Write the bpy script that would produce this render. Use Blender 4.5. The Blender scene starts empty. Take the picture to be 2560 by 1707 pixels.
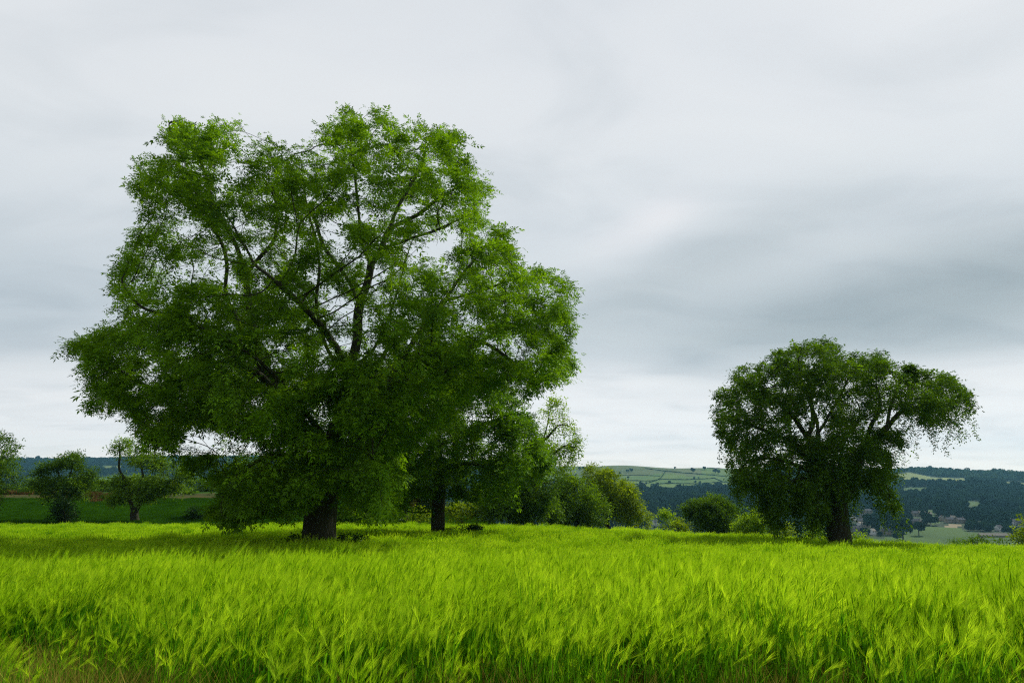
import bpy, math, random
import numpy as np
from mathutils import noise as mnoise, Vector
S = bpy.context.scene
COL = S.collection
rad = math.radians

# ------------------------------------------------------------------ camera
EYE = 1.65
PITCH = rad(11.5)
F = 1024 * 24.0 / 36.0
cam = bpy.data.objects.new('camera', bpy.data.cameras.new('camera'))
COL.objects.link(cam)
cam.data.lens = 24.0; cam.data.sensor_width = 36.0
cam.data.clip_start = 0.1; cam.data.clip_end = 20000
cam.location = (0, 0, EYE)
cam.rotation_euler = (rad(90) + PITCH, 0, 0)
S.camera = cam
S.view_settings.view_transform = 'Standard'
S.view_settings.look = 'None'
S.view_settings.gamma = 1.0
S.view_settings.exposure = 0.0
S.render.engine = 'CYCLES'
S.cycles.max_bounces = 6
S.cycles.diffuse_bounces = 2
S.cycles.use_denoising = False
S.cycles.use_adaptive_sampling = False
S.cycles.filter_width = 1.2
S.cycles.transmission_bounces = 4
S.cycles.glossy_bounces = 1
S.cycles.volume_bounces = 0

# ------------------------------------------------------------------ light
SUN_EL, SUN_AZ = 38.0, 45.0       # azimuth measured clockwise from +Y (view direction)
sl = bpy.data.lights.new('sun', 'SUN'); so = bpy.data.objects.new('sun', sl); COL.objects.link(so)
sl.energy = 5.0; sl.angle = rad(3.5); sl.color = (1.0, 0.96, 0.86)
sd = Vector((math.sin(rad(SUN_AZ)) * math.cos(rad(SUN_EL)), math.cos(rad(SUN_AZ)) * math.cos(rad(SUN_EL)), math.sin(rad(SUN_EL))))
so.rotation_euler = sd.to_track_quat('Z', 'Y').to_euler()

W = bpy.data.worlds.new('World'); S.world = W; W.use_nodes = True
nt = W.node_tree; nt.nodes.clear()
def N(tree, typ, **kw):
    n = tree.nodes.new(typ)
    for k, v in kw.items():
        if k.startswith('i_'):
            key = k[2:]
            key = int(key) if key.isdigit() else key.replace('_', ' ')
            n.inputs[key].default_value = v
        else: setattr(n, k, v)
    return n
def math_n(tree, op, a, b=None, c=None, clamp=False):
    n = tree.nodes.new('ShaderNodeMath'); n.operation = op; n.use_clamp = clamp
    for i, x in enumerate((a, b, c)):
        if x is None: continue
        if isinstance(x, (int, float)): n.inputs[i].default_value = x
        else: tree.links.new(x, n.inputs[i])
    return n.outputs[0]
def ramp(tree, fac, stops, interp='LINEAR'):
    r = tree.nodes.new('ShaderNodeValToRGB'); cr = r.color_ramp; cr.interpolation = interp
    while len(cr.elements) > 1: cr.elements.remove(cr.elements[0])
    cr.elements[0].position = stops[0][0]; cr.elements[0].color = (*stops[0][1], 1) if len(stops[0][1]) == 3 else stops[0][1]
    for p, c in stops[1:]:
        e = cr.elements.new(p); e.color = (*c, 1) if len(c) == 3 else c
    tree.links.new(fac, r.inputs[0]); return r.outputs[0]
def mixc(tree, fac, a, b, mode='MIX'):
    n = tree.nodes.new('ShaderNodeMix'); n.data_type = 'RGBA'; n.blend_type = mode
    for i, x in ((0, fac), (6, a), (7, b)):
        if isinstance(x, (int, float)): n.inputs[i].default_value = x
        elif isinstance(x, tuple): n.inputs[i].default_value = (*x, 1)
        else: tree.links.new(x, n.inputs[i])
    return n.outputs[2]
def srgb(r, g, b):
    f = lambda c: (c / 255 / 12.92) if c / 255 <= 0.04045 else ((c / 255 + 0.055) / 1.055) ** 2.4
    return (f(r), f(g), f(b))

# overcast sky: a lumpy cloud deck (procedural, by direction) over a clear Nishita sky
L = nt.links.new
tc = N(nt, 'ShaderNodeTexCoord'); sep = N(nt, 'ShaderNodeSeparateXYZ'); L(tc.outputs['Generated'], sep.inputs[0])
X, Y, Z = sep.outputs
el = math_n(nt, 'ARCSINE', Z)                                   # elevation in radians
az = math_n(nt, 'ARCTAN2', X, Y)
zz = math_n(nt, 'ADD', math_n(nt, 'MAXIMUM', Z, 0.0), 0.13)
cx = math_n(nt, 'DIVIDE', X, zz); cy = math_n(nt, 'DIVIDE', Y, zz)
cv = N(nt, 'ShaderNodeCombineXYZ'); L(cx, cv.inputs[0]); L(cy, cv.inputs[1])
rot = N(nt, 'ShaderNodeMapping'); rot.inputs['Rotation'].default_value = (0, 0, rad(-38)); rot.inputs['Scale'].default_value = (0.66, 1.0, 1.0)
L(cv.outputs[0], rot.inputs[0])
n1 = N(nt, 'ShaderNodeTexNoise', i_Scale=0.95, i_Detail=4.0, i_Roughness=0.45, i_Distortion=0.35); L(rot.outputs[0], n1.inputs['Vector'])
n2 = N(nt, 'ShaderNodeTexNoise', i_Scale=2.6, i_Detail=5.0, i_Roughness=0.5, i_Distortion=0.5); L(rot.outputs[0], n2.inputs['Vector'])
cv2 = N(nt, 'ShaderNodeCombineXYZ'); L(math_n(nt, 'MULTIPLY', az, 1.6), cv2.inputs[0]); L(math_n(nt, 'MULTIPLY', el, 13.0), cv2.inputs[1])
n3 = N(nt, 'ShaderNodeTexNoise', i_Scale=1.5, i_Detail=4.0, i_Roughness=0.5, i_Distortion=0.2); L(cv2.outputs[0], n3.inputs['Vector'])
# band elevation wanders with noise and falls a little towards the right
warp = math_n(nt, 'MULTIPLY', math_n(nt, 'SUBTRACT', n1.outputs[0], 0.5), 0.10)
warp = math_n(nt, 'ADD', warp, math_n(nt, 'MULTIPLY', math_n(nt, 'SUBTRACT', n3.outputs[0], 0.5), 0.03))
low = math_n(nt, 'MULTIPLY', el, 4.0, clamp=True)
elw = math_n(nt, 'ADD', el, math_n(nt, 'MULTIPLY', warp, low))
fac = math_n(nt, 'DIVIDE', elw, 1.0, clamp=True)
c = lambda *a: srgb(*a)
deg = lambda d: rad(d) / 1.0
skyc = ramp(nt, fac, [(0.0, c(252, 250, 243)), (deg(1.2), c(255, 252, 246)), (deg(2.6), c(243, 243, 245)), (deg(4.5), c(247, 247, 248)),
                      (deg(7.6), c(240, 241, 243)), (deg(9.6), c(212, 218, 223)), (deg(13), c(206, 214, 219)), (deg(17), c(213, 219, 224)),
                      (deg(22), c(221, 226, 230)), (deg(29), c(227, 230, 233)), (deg(40), c(222, 226, 231)), (deg(50), c(178, 186, 194)), (1.0, c(165, 174, 183))], 'B_SPLINE')
azw = math_n(nt, 'ADD', az, math_n(nt, 'MULTIPLY', math_n(nt, 'SUBTRACT', n1.outputs[0], 0.5), 0.5))
def blob(a0, e0, sa, se, tilt=0.0):
    da = math_n(nt, 'SUBTRACT', azw, rad(a0))
    u_ = math_n(nt, 'DIVIDE', da, rad(sa))
    v_ = math_n(nt, 'DIVIDE', math_n(nt, 'SUBTRACT', math_n(nt, 'SUBTRACT', elw, rad(e0)), math_n(nt, 'MULTIPLY', da, tilt)), rad(se))
    return math_n(nt, 'EXPONENT', math_n(nt, 'MULTIPLY', math_n(nt, 'ADD', math_n(nt, 'MULTIPLY', u_, u_), math_n(nt, 'MULTIPLY', v_, v_)), -1.0))
skyc = mixc(nt, math_n(nt, 'MULTIPLY', blob(33, 12.8, 19, 4.2, 0.05), 0.92), skyc, c(163, 174, 179))
skyc = mixc(nt, math_n(nt, 'MULTIPLY', blob(14, 16.5, 12, 3.2, 0.35), 0.60), skyc, c(184, 193, 197))
skyc = mixc(nt, math_n(nt, 'MULTIPLY', blob(-46, 11.0, 15, 4.5, 0.0), 0.85), skyc, c(188, 198, 206))
strip = math_n(nt, 'EXPONENT', math_n(nt, 'MULTIPLY', math_n(nt, 'MULTIPLY', el, el), -1.0 / rad(6.5) ** 2))
skyc = mixc(nt, strip, skyc, mixc(nt, 1.0, skyc, (1.13, 1.09, 1.05), 'MULTIPLY'))
skyc = mixc(nt, math_n(nt, 'MULTIPLY', blob(9, 20.5, 5, 1.8, 0.3), 0.6), skyc, c(236, 235, 238))
# unseen sky overhead and behind the camera is darkened to cut ambient light
backf = math_n(nt, 'MULTIPLY', math_n(nt, 'SUBTRACT', 0.35, Y), 1.6, clamp=True)
skyc = mixc(nt, math_n(nt, 'MULTIPLY', backf, 0.35), skyc, c(120, 132, 145))
streak = ramp(nt, n2.outputs[0], [(0.30, (0.89, 0.905, 0.915)), (0.5, (1, 1, 1)), (0.68, (1.035, 1.03, 1.02))])
skyc = mixc(nt, 1.0, skyc, streak, 'MULTIPLY')
fine = ramp(nt, n3.outputs[0], [(0.35, (0.90, 0.925, 0.95)), (0.55, (1.0, 1.0, 1.0)), (0.7, (1.02, 1.02, 1.0))])
lowm = math_n(nt, 'SUBTRACT', 1.0, math_n(nt, 'MULTIPLY', el, 4.5, clamp=True))
skyc = mixc(nt, math_n(nt, 'MULTIPLY', lowm, 0.9), skyc, mixc(nt, 1.0, skyc, fine, 'MULTIPLY'))
sky = N(nt, 'ShaderNodeTexSky'); sky.sky_type = 'NISHITA'; sky.sun_disc = False
sky.sun_elevation = rad(SUN_EL); sky.sun_rotation = rad(SUN_AZ)
nis = mixc(nt, 1.0, sky.outputs[0], (0.1, 0.1, 0.1), 'MULTIPLY')
deck = mixc(nt, 0.97, nis, skyc)
bg = N(nt, 'ShaderNodeBackground', i_Strength=1.035); L(deck, bg.inputs[0])
wo = N(nt, 'ShaderNodeOutputWorld'); L(bg.outputs[0], wo.inputs[0])

# ------------------------------------------------------------------ helpers
def T_of_row(row):
    v = (341 - np.asarray(row, float)) / F
    s, c_ = math.sin(PITCH), math.cos(PITCH)
    return (s + v * c_) / (c_ - v * s)
def P(px, row, d):
    """world point seen at (px,row) whose forward distance is d"""
    v = (341 - row) / F; s, c_ = math.sin(PITCH), math.cos(PITCH)
    k = c_ - v * s
    return np.array([(px - 512) / F / k * d, d, EYE + (s + v * c_) / k * d])
def PX_of(x, y, z):
    s, c_ = math.sin(PITCH), math.cos(PITCH); dz = z - EYE
    dep = y * c_ + dz * s
    return 512 + F * x / dep, 341 - F * (dz * c_ - y * s) / dep

def tag(o, label=None, cat=None, group=None, kind=None):
    if label: o['label'] = label
    if cat: o['category'] = cat
    if group: o['group'] = group
    if kind: o['kind'] = kind
    return o
def mesh_obj(name, verts, faces, mats, mi=None, smooth=False, parent=None, tint=None):
    """faces: list of index arrays of shape (n,k)"""
    me = bpy.data.meshes.new(name)
    verts = np.asarray(verts, np.float32)
    me.vertices.add(len(verts)); me.vertices.foreach_set('co', verts.ravel())
    faces = [np.asarray(f, np.int32) for f in faces if len(f)]
    loops = np.concatenate([f.ravel() for f in faces])
    tot = np.concatenate([np.full(len(f), f.shape[1], np.int32) for f in faces])
    start = np.concatenate([[0], np.cumsum(tot)[:-1]]).astype(np.int32)
    me.loops.add(len(loops)); me.loops.foreach_set('vertex_index', loops)
    me.polygons.add(len(tot)); me.polygons.foreach_set('loop_start', start); me.polygons.foreach_set('loop_total', tot)
    if mi is not None: me.polygons.foreach_set('material_index', np.asarray(mi, np.int32))
    me.polygons.foreach_set('use_smooth', np.full(len(tot), smooth))
    if tint is not None:
        a = me.attributes.new('tint', 'FLOAT', 'POINT'); a.data.foreach_set('value', np.asarray(tint, np.float32))
    for m in (mats if isinstance(mats, (list, tuple)) else [mats]): me.materials.append(m)
    me.update(calc_edges=True)
    o = bpy.data.objects.new(name, me); COL.objects.link(o)
    if parent: o.parent = parent
    return o
def empty(name, loc):
    o = bpy.data.objects.new(name, None); COL.objects.link(o); o.location = loc; o.empty_display_size = 0.5
    return o

# ------------------------------------------------------------------ materials
def new_mat(name):
    m = bpy.data.materials.new(name); m.use_nodes = True; m.node_tree.nodes.clear(); return m
def foliage(name, dark, light, trans=0.45, tcol=1.25, gloss=0.012, scale=0.35):
    """leaves: colour varies leaf by leaf (tint) and in soft patches through the crown"""
    m = new_mat(name); t = m.node_tree; l = t.links.new
    a = N(t, 'ShaderNodeAttribute', attribute_name='tint')
    g = N(t, 'ShaderNodeNewGeometry'); nz = N(t, 'ShaderNodeTexNoise', i_Scale=scale, i_Detail=2.0); l(g.outputs['Position'], nz.inputs['Vector'])
    f = math_n(t, 'ADD', math_n(t, 'MULTIPLY', a.outputs['Fac'], 0.6), math_n(t, 'MULTIPLY', math_n(t, 'SUBTRACT', nz.outputs[0], 0.3), 0.9), clamp=True)
    col = mixc(t, f, dark, light)
    d = N(t, 'ShaderNodeBsdfDiffuse'); l(col, d.inputs[0])
    tr = N(t, 'ShaderNodeBsdfTranslucent'); tcx = mixc(t, 1.0, col, (tcol * 1.15, tcol, tcol * 0.4), 'MULTIPLY'); l(tcx, tr.inputs[0])
    mx = N(t, 'ShaderNodeMixShader', i_0=trans); l(d.outputs[0], mx.inputs[1]); l(tr.outputs[0], mx.inputs[2])
    gl = N(t, 'ShaderNodeBsdfGlossy', i_Roughness=0.45); gl.inputs[0].default_value = (0.8, 0.9, 0.7, 1)
    m2 = N(t, 'ShaderNodeMixShader', i_0=gloss); l(mx.outputs[0], m2.inputs[1]); l(gl.outputs[0], m2.inputs[2])
    o = N(t, 'ShaderNodeOutputMaterial'); l(m2.outputs[0], o.inputs[0])
    return m
def bark_mat(name, c1, c2, vs=3.0, bump=0.6):
    m = new_mat(name); t = m.node_tree; l = t.links.new
    tcn = N(t, 'ShaderNodeTexCoord'); mp = N(t, 'ShaderNodeMapping'); mp.inputs['Scale'].default_value = (1, 1, 0.22); l(tcn.outputs['Object'], mp.inputs[0])
    nz = N(t, 'ShaderNodeTexNoise', i_Scale=vs * 3, i_Detail=6.0, i_Roughness=0.65, i_Distortion=0.6); l(mp.outputs[0], nz.inputs['Vector'])
    vo = N(t, 'ShaderNodeTexVoronoi', i_Scale=vs * 2.2); vo.feature = 'DISTANCE_TO_EDGE'; l(mp.outputs[0], vo.inputs['Vector'])
    h = math_n(t, 'ADD', math_n(t, 'MULTIPLY', vo.outputs[0], 1.3), nz.outputs[0])
    n2_ = N(t, 'ShaderNodeTexNoise', i_Scale=0.8, i_Detail=3.0); l(tcn.outputs['Object'], n2_.inputs['Vector'])
    f = math_n(t, 'MULTIPLY', math_n(t, 'SUBTRACT', h, 0.35), 1.2, clamp=True)
    col = mixc(t, f, c1, c2); col = mixc(t, math_n(t, 'MULTIPLY', n2_.outputs[0], 0.5), col, (0.05, 0.07, 0.025))
    p = N(t, 'ShaderNodeBsdfPrincipled', i_Roughness=0.92); p.inputs['Specular IOR Level'].default_value = 0.1; l(col, p.inputs['Base Color'])
    b = N(t, 'ShaderNodeBump', i_Strength=bump, i_Distance=0.05); l(h, b.inputs['Height']); l(b.outputs[0], p.inputs['Normal'])
    o = N(t, 'ShaderNodeOutputMaterial'); l(p.outputs[0], o.inputs[0]); return m
def simple(name, ca, cb, scale=1.0, rough=0.9, detail=4.0, bump=0.0, sq=(1, 1, 1)):
    m = new_mat(name); t = m.node_tree; l = t.links.new
    g = N(t, 'ShaderNodeNewGeometry'); mp = N(t, 'ShaderNodeMapping'); mp.inputs['Scale'].default_value = sq; l(g.outputs['Position'], mp.inputs[0])
    nz = N(t, 'ShaderNodeTexNoise', i_Scale=scale, i_Detail=detail, i_Roughness=0.6); l(mp.outputs[0], nz.inputs['Vector'])
    f = math_n(t, 'MULTIPLY', math_n(t, 'SUBTRACT', nz.outputs[0], 0.3), 2.5, clamp=True)
    p = N(t, 'ShaderNodeBsdfPrincipled', i_Roughness=rough); p.inputs['Specular IOR Level'].default_value = 0.05; l(mixc(t, f, ca, cb), p.inputs['Base Color'])
    if bump:
        b = N(t, 'ShaderNodeBump', i_Strength=bump, i_Distance=0.1); l(nz.outputs[0], b.inputs['Height']); l(b.outputs[0], p.inputs['Normal'])
    o = N(t, 'ShaderNodeOutputMaterial'); l(p.outputs[0], o.inputs[0]); return m

M_ash = foliage('ash_leaf', (0.012, 0.058, 0.002), (0.24, 0.48, 0.012), trans=0.38, tcol=1.5)
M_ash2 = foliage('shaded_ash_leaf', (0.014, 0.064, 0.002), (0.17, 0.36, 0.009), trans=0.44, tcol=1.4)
M_beech = foliage('beech_leaf', (0.008, 0.038, 0.002), (0.125, 0.26, 0.006), trans=0.42, tcol=1.4)
M_mid = foliage('hedge_leaf', (0.018, 0.062, 0.003), (0.12, 0.24, 0.008), trans=0.42, tcol=1.3)
M_lite = foliage('pale_leaf', (0.08, 0.18, 0.006), (0.28, 0.46, 0.014), trans=0.45, tcol=1.35)
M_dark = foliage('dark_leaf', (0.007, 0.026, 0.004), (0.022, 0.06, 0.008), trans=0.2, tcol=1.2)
M_fresh = foliage('fresh_leaf', (0.028, 0.090, 0.003), (0.19, 0.34, 0.010), trans=0.45, tcol=1.3)
M_olive = foliage('olive_leaf', (0.050, 0.11, 0.003), (0.27, 0.40, 0.010), trans=0.48, tcol=1.3)
M_bark = bark_mat('ash_bark', (0.016, 0.015, 0.010), (0.080, 0.074, 0.055))
M_barkd = bark_mat('dark_bark', (0.010, 0.008, 0.006), (0.04, 0.034, 0.024))
M_bark2 = bark_mat('beech_bark', (0.016, 0.015, 0.011), (0.075, 0.070, 0.052), vs=1.6, bump=0.45)

# ------------------------------------------------------------------ the ground
# columns of the view and, for each, knots (forward distance, picture row) of the bare land
cols = np.array([0, 200, 330, 430, 520, 600, 700, 838, 900, 960, 1024], float)
BAR = 0.85
r34 = [543, 542.5, 542, 542.5, 543, 545, 549, 553, 554.5, 556, 558]
crR = [525.5, 525, 525, 525, 526, 529, 534.5, 541.5, 544.5, 547.5, 550.5]
crY = [85, 85, 84, 82, 78, 75, 68, 62, 60, 58, 56]
far = {  # (Y,row) knots after the crest: pasture / bank / hidden drop / valley floor / village / wood foot / wood top / upper fields / skyline
    'Y': [[132, 132, 132, 130, 115, 105, 98, 92, 90, 88, 86],
          [139, 139, 139, 139, 150, 150, 150, 150, 150, 150, 150],
          [240, 240, 240, 240, 260, 260, 260, 260, 260, 260, 260],
          [900, 900, 900, 900, 880, 850, 820, 800, 800, 800, 800],
          [1300, 1300, 1300, 1300, 1250, 1150, 1080, 1060, 1060, 1060, 1060],
          [1700, 1700, 1650, 1600, 1550, 1350, 1320, 1320, 1320, 1320, 1320],
          [2300, 2300, 2250, 2200, 2100, 2000, 2050, 2150, 2200, 2250, 2250],
          [2900, 2900, 2900, 2850, 2700, 2500, 2500, 2500, 2550, 2600, 2600],
          [3700, 3700, 3600, 3500, 3200, 3000, 2950, 2950, 3000, 3050, 3050]],
    'R': [[504, 504, 505, 510, 528, 533, 541, 549, 552, 555, 558],
          [491, 490, 490, 500, 535, 545, 556, 565, 568, 571, 574],
          [495, 495, 497, 510, 550, 563, 570, 578, 580, 582, 584],
          [502, 502, 505, 515, 535, 541, 546, 549, 549, 549, 549],
          [494, 494, 496, 502, 520, 523, 526, 527, 527, 527, 527],
          [486, 486, 487, 493, 505, 513, 513, 512, 512, 512, 512],
          [480, 480, 480, 483, 487, 491, 491, 488, 484, 483, 485],
          [470, 469, 468, 470, 473, 475, 477, 477, 475, 475, 481],
          [459, 457, 455, 459, 463, 464, 468, 469, 470.5, 473.5, 478.5]]}
r20 = [557, 557, 557, 557, 558, 559, 561, 563, 564, 565, 566]
KY = np.array([[1.0] * 11, [4.0] * 11, [20.0] * 11, [34.0] * 11, crY] + far['Y'] + [[6000.] * 11]).T
KZ = np.zeros_like(KY)
KZ[:, 0] = -1.68; KZ[:, 1] = -1.66
KZ[:, 3] = T_of_row(np.array(r34)) * 34 - BAR
KZ[:, 2] = T_of_row(np.array(r20)) * 20 - BAR - 0.08
KZ[:, 4] = T_of_row(np.array(crR)) * np.array(crY) - BAR
for k in range(9):
    KZ[:, 5 + k] = T_of_row(np.array(far['R'][k])) * np.array(far['Y'][k])
KZ[:, 14] = KZ[:, 13] - 60
def ground_raw(u, y):
    """u: picture column, y: forward distance (arrays)"""
    u = np.clip(u, cols[0], cols[-1]); i = np.clip(np.searchsorted(cols, u) - 1, 0, len(cols) - 2)
    f = (u - cols[i]) / (cols[i + 1] - cols[i]); f = f * f * (3 - 2 * f)
    ky = KY[i] * (1 - f)[:, None] + KY[i + 1] * f[:, None]
    kz = KZ[i] * (1 - f)[:, None] + KZ[i + 1] * f[:, None]
    y = np.clip(y, 1.01, 5999)
    j = np.clip((ky < y[:, None]).sum(1) - 1, 0, ky.shape[1] - 2); a = np.arange(len(y))
    g = (y - ky[a, j]) / (ky[a, j + 1] - ky[a, j])
    return kz[a, j] * (1 - g) + kz[a, j + 1] * g
def ground(x, y):
    x = np.atleast_1d(np.asarray(x, float)); y = np.atleast_1d(np.asarray(y, float))
    yy = np.maximum(y, 2.5)
    u = 512 + F / 1.033 * x / yy
    z = np.zeros_like(yy)
    w = np.array([1, 2, 3, 2, 1.]); dl = np.array([-0.07, -0.035, 0, 0.035, 0.07])
    for a, b in zip(w, dl): z += a * ground_raw(u, yy * (1 + b))
    z = z / w.sum()
    far_ = np.clip((yy - 900) / 500, 0, 1)
    z = z + far_ * 5 * (np.sin(x / 173 + y / 311) + 0.6 * np.sin(x / 71 - y / 123 + 1)) * np.where(yy > 3100, 0.4, 1)
    near = np.clip(1 - yy / 70, 0, 1)
    z = z + 0.05 * np.sin(x * 0.31 + 1) * np.sin(y * 0.23) * near
    return z + EYE
def gz(x, y): return float(ground(x, y)[0])
def hit(px, row, y0=90., y1=5000.):
    """first place past y0 where the line of sight meets the land"""
    ys = np.exp(np.linspace(math.log(y0), math.log(y1), 1500))
    p = P(px, row, 1.0)
    xs = p[0] * ys; zs = EYE + (p[2] - EYE) * ys
    below = np.where(ground(xs, ys) >= zs)[0]
    i = below[0] if len(below) else len(ys) - 1
    return float(xs[i]), float(ys[i]), gz(xs[i], ys[i])

M_soil = simple('field_soil', (0.020, 0.030, 0.006), (0.050, 0.060, 0.016), 3.0, bump=0.4)
M_past = simple('pasture', (0.016, 0.048, 0.005), (0.035, 0.095, 0.009), 0.25, bump=0.0)
M_bank = simple('bracken_earth', (0.022, 0.045, 0.008), (0.085, 0.065, 0.022), 0.22)
M_mead = simple('meadow', (0.030, 0.070, 0.012), (0.055, 0.105, 0.016), 0.012, sq=(1, 0.6, 1))  # green darkened: cloud shadow over the valley is put into the colour
M_wfl = simple('wood_floor', (0.012, 0.030, 0.012), (0.028, 0.055, 0.02), 0.02)
M_sand = simple('sandy_yard', (0.17, 0.14, 0.08), (0.25, 0.20, 0.12), 0.2)
M_upA = simple('upper_field', (0.045, 0.105, 0.025), (0.105, 0.155, 0.030), 0.008)
M_upB = simple('pale_field', (0.10, 0.14, 0.035), (0.17, 0.20, 0.05), 0.01)
M_upC = simple('rough_grazing', (0.05, 0.085, 0.03), (0.10, 0.125, 0.045), 0.012)
def inpoly(px, py, poly):
    px = np.asarray(px, float); py = np.asarray(py, float); ins = np.zeros(px.shape, bool); n = len(poly); j = n - 1
    for i in range(n):
        xi, yi = poly[i]; xj, yj = poly[j]
        if yi != yj:
            cnd = ((yi > py) != (yj > py)) & (px < (xj - xi) * (py - yi) / (yj - yi) + xi); ins ^= cnd
        j = i
    return ins
# land cover patches, as outlines seen from the field (column, row), laid on the land itself
PATCH = [('mead', [(905, 527), (930, 525.5), (962, 527), (967, 531), (996, 532.5), (1010, 535), (1040, 537), (1100, 560), (840, 560), (862, 537), (880, 538), (905, 534)]),
         ('mead', [(628, 505), (648, 510), (657, 518), (650, 523), (626, 521)]),
         ('mead', [(880, 526), (890, 526), (888, 531), (878, 531)]), ('sand', [(946, 524), (960, 524.5), (961, 526.5), (946, 526)]),
         ('upB', [(893, 474), (910, 472), (935, 477), (966, 478), (970, 481), (930, 480), (893, 479)]),
         ('mead', [(901, 487.5), (930, 487), (925, 492), (905, 492)]),
         ('mead', [(966, 501), (981, 501), (983, 505), (968, 506)]), ('mead', [(926, 510), (933, 509), (940, 522), (932, 524)]),
         ('mead', [(980, 539), (1040, 540), (1040, 550), (980, 548)]),
         ('upA', [(540, 458), (735, 458), (765, 470), (765, 489), (740, 487), (700, 486.5), (672, 491), (640, 489), (600, 486), (540, 484)]),
         ('upA', [(92, 488), (96, 478), (118, 474), (150, 476), (215, 481), (215, 489)]),
         ('upB', [(1003, 481), (1030, 483), (1030, 485), (1003, 483)]),
         ('upB', [(101, 465.5), (122, 465.5), (122, 468), (101, 468)])]
def build_ground():
    az = np.concatenate([np.linspace(-180, -46, 24)[:-1], np.arange(-46, 46.01, 0.25), np.linspace(46, 180, 24)[1:-1]])
    r = [0.6, 1.2, 2, 3]
    while r[-1] < 5600: r.append(r[-1] * (1.06 if r[-1] < 60 else 1.022))
    r = np.array(r); A, R_ = np.meshgrid(np.radians(az), r, indexing='ij')
    x = R_ * np.sin(A); y = R_ * np.cos(A)
    yb = np.where(np.abs(A) > rad(60), R_ * 0.5, y)
    z = ground(x.ravel(), yb.ravel()).reshape(x.shape)
    back = np.clip((np.abs(A) - rad(46)) / rad(30), 0, 1)
    z = z * (1 - back) + (np.minimum(R_, 200) * -0.02) * back
    na, nr = x.shape
    V = np.stack([x, y, z], -1).reshape(-1, 3); V = np.vstack([V, [[0, 0, gz(0, 0.5)]]])
    i = np.arange(na)[:, None]; j = np.arange(nr - 1)[None, :]; i2 = (i + 1) % na
    Q = np.stack([i * nr + j, i * nr + j + 1, i2 * nr + j + 1, i2 * nr + j], -1).reshape(-1, 4)[:, ::-1]
    ctr = na * nr; tri = np.stack([np.full(na, ctr), np.arange(na) * nr, ((np.arange(na) + 1) % na) * nr], -1)[:, ::-1]
    C = V[Q].mean(1); u, v = PX_of(C[:, 0], np.maximum(C[:, 1], 1), C[:, 2])
    mi = np.zeros(len(Q), int)                                   # soil
    Yc = C[:, 1]
    cry = np.interp(u, cols, np.array(crY) + 1.5)
    mi[Yc > cry] = 1
    bank = (Yc > 131.5) & (Yc < 141) & (u < 420); mi[bank] = 2
    mi[(Yc > 700)] = 4
    mi[(Yc > 800) & (Yc < 1300)] = 4
    idx = dict(mead=3, upA=5, upB=6, upC=7, sand=8)
    for nm, pl in PATCH:
        mi[(Yc > 700) & inpoly(u, v, pl)] = idx[nm]
    mi[(mi == 5) & (v < 474 + 1.5 * np.sin(u / 9)) & (u > 500) & (u < 700)] = 7
    o = mesh_obj('ground', V, [Q, tri], [M_soil, M_past, M_bank, M_mead, M_wfl, M_upA, M_upB, M_upC, M_sand], np.concatenate([mi, np.zeros(na, int)]), smooth=True)
    tag(o, kind='structure')
build_ground()

# ------------------------------------------------------------------ trees
def seg_dist(px, py, poly):
    d = np.full(px.shape, 1e9); n = len(poly)
    for i in range(n):
        ax, ay = poly[i]; bx, by = poly[(i + 1) % n]; vx, vy = bx - ax, by - ay; q = vx * vx + vy * vy + 1e-9
        t = np.clip(((px - ax) * vx + (py - ay) * vy) / q, 0, 1)
        d = np.minimum(d, np.hypot(px - ax - t * vx, py - ay - t * vy))
    return d
def smooth_line(pts, step, rng, wob=0.0):
    pts = [np.array(p, float) for p in pts]; out = []
    ext = [2 * pts[0] - pts[1]] + pts + [2 * pts[-1] - pts[-2]]
    for i in range(1, len(ext) - 2):
        p0, p1, p2, p3 = ext[i - 1], ext[i], ext[i + 1], ext[i + 2]
        n = max(1, int(round(np.linalg.norm(p2 - p1) / step)))
        for k in range(n):
            t = k / n
            out.append(0.5 * ((2 * p1) + (-p0 + p2) * t + (2 * p0 - 5 * p1 + 4 * p2 - p3) * t * t + (-p0 + 3 * p1 - 3 * p2 + p3) * t ** 3))
    out.append(pts[-1]); out = np.array(out)
    if wob: out[1:-1] += rng.normal(0, wob, out[1:-1].shape)
    return out
def clump(p, scale, off):
    return np.array([mnoise.noise(Vector(q)) for q in (p / scale + off)])
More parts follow.
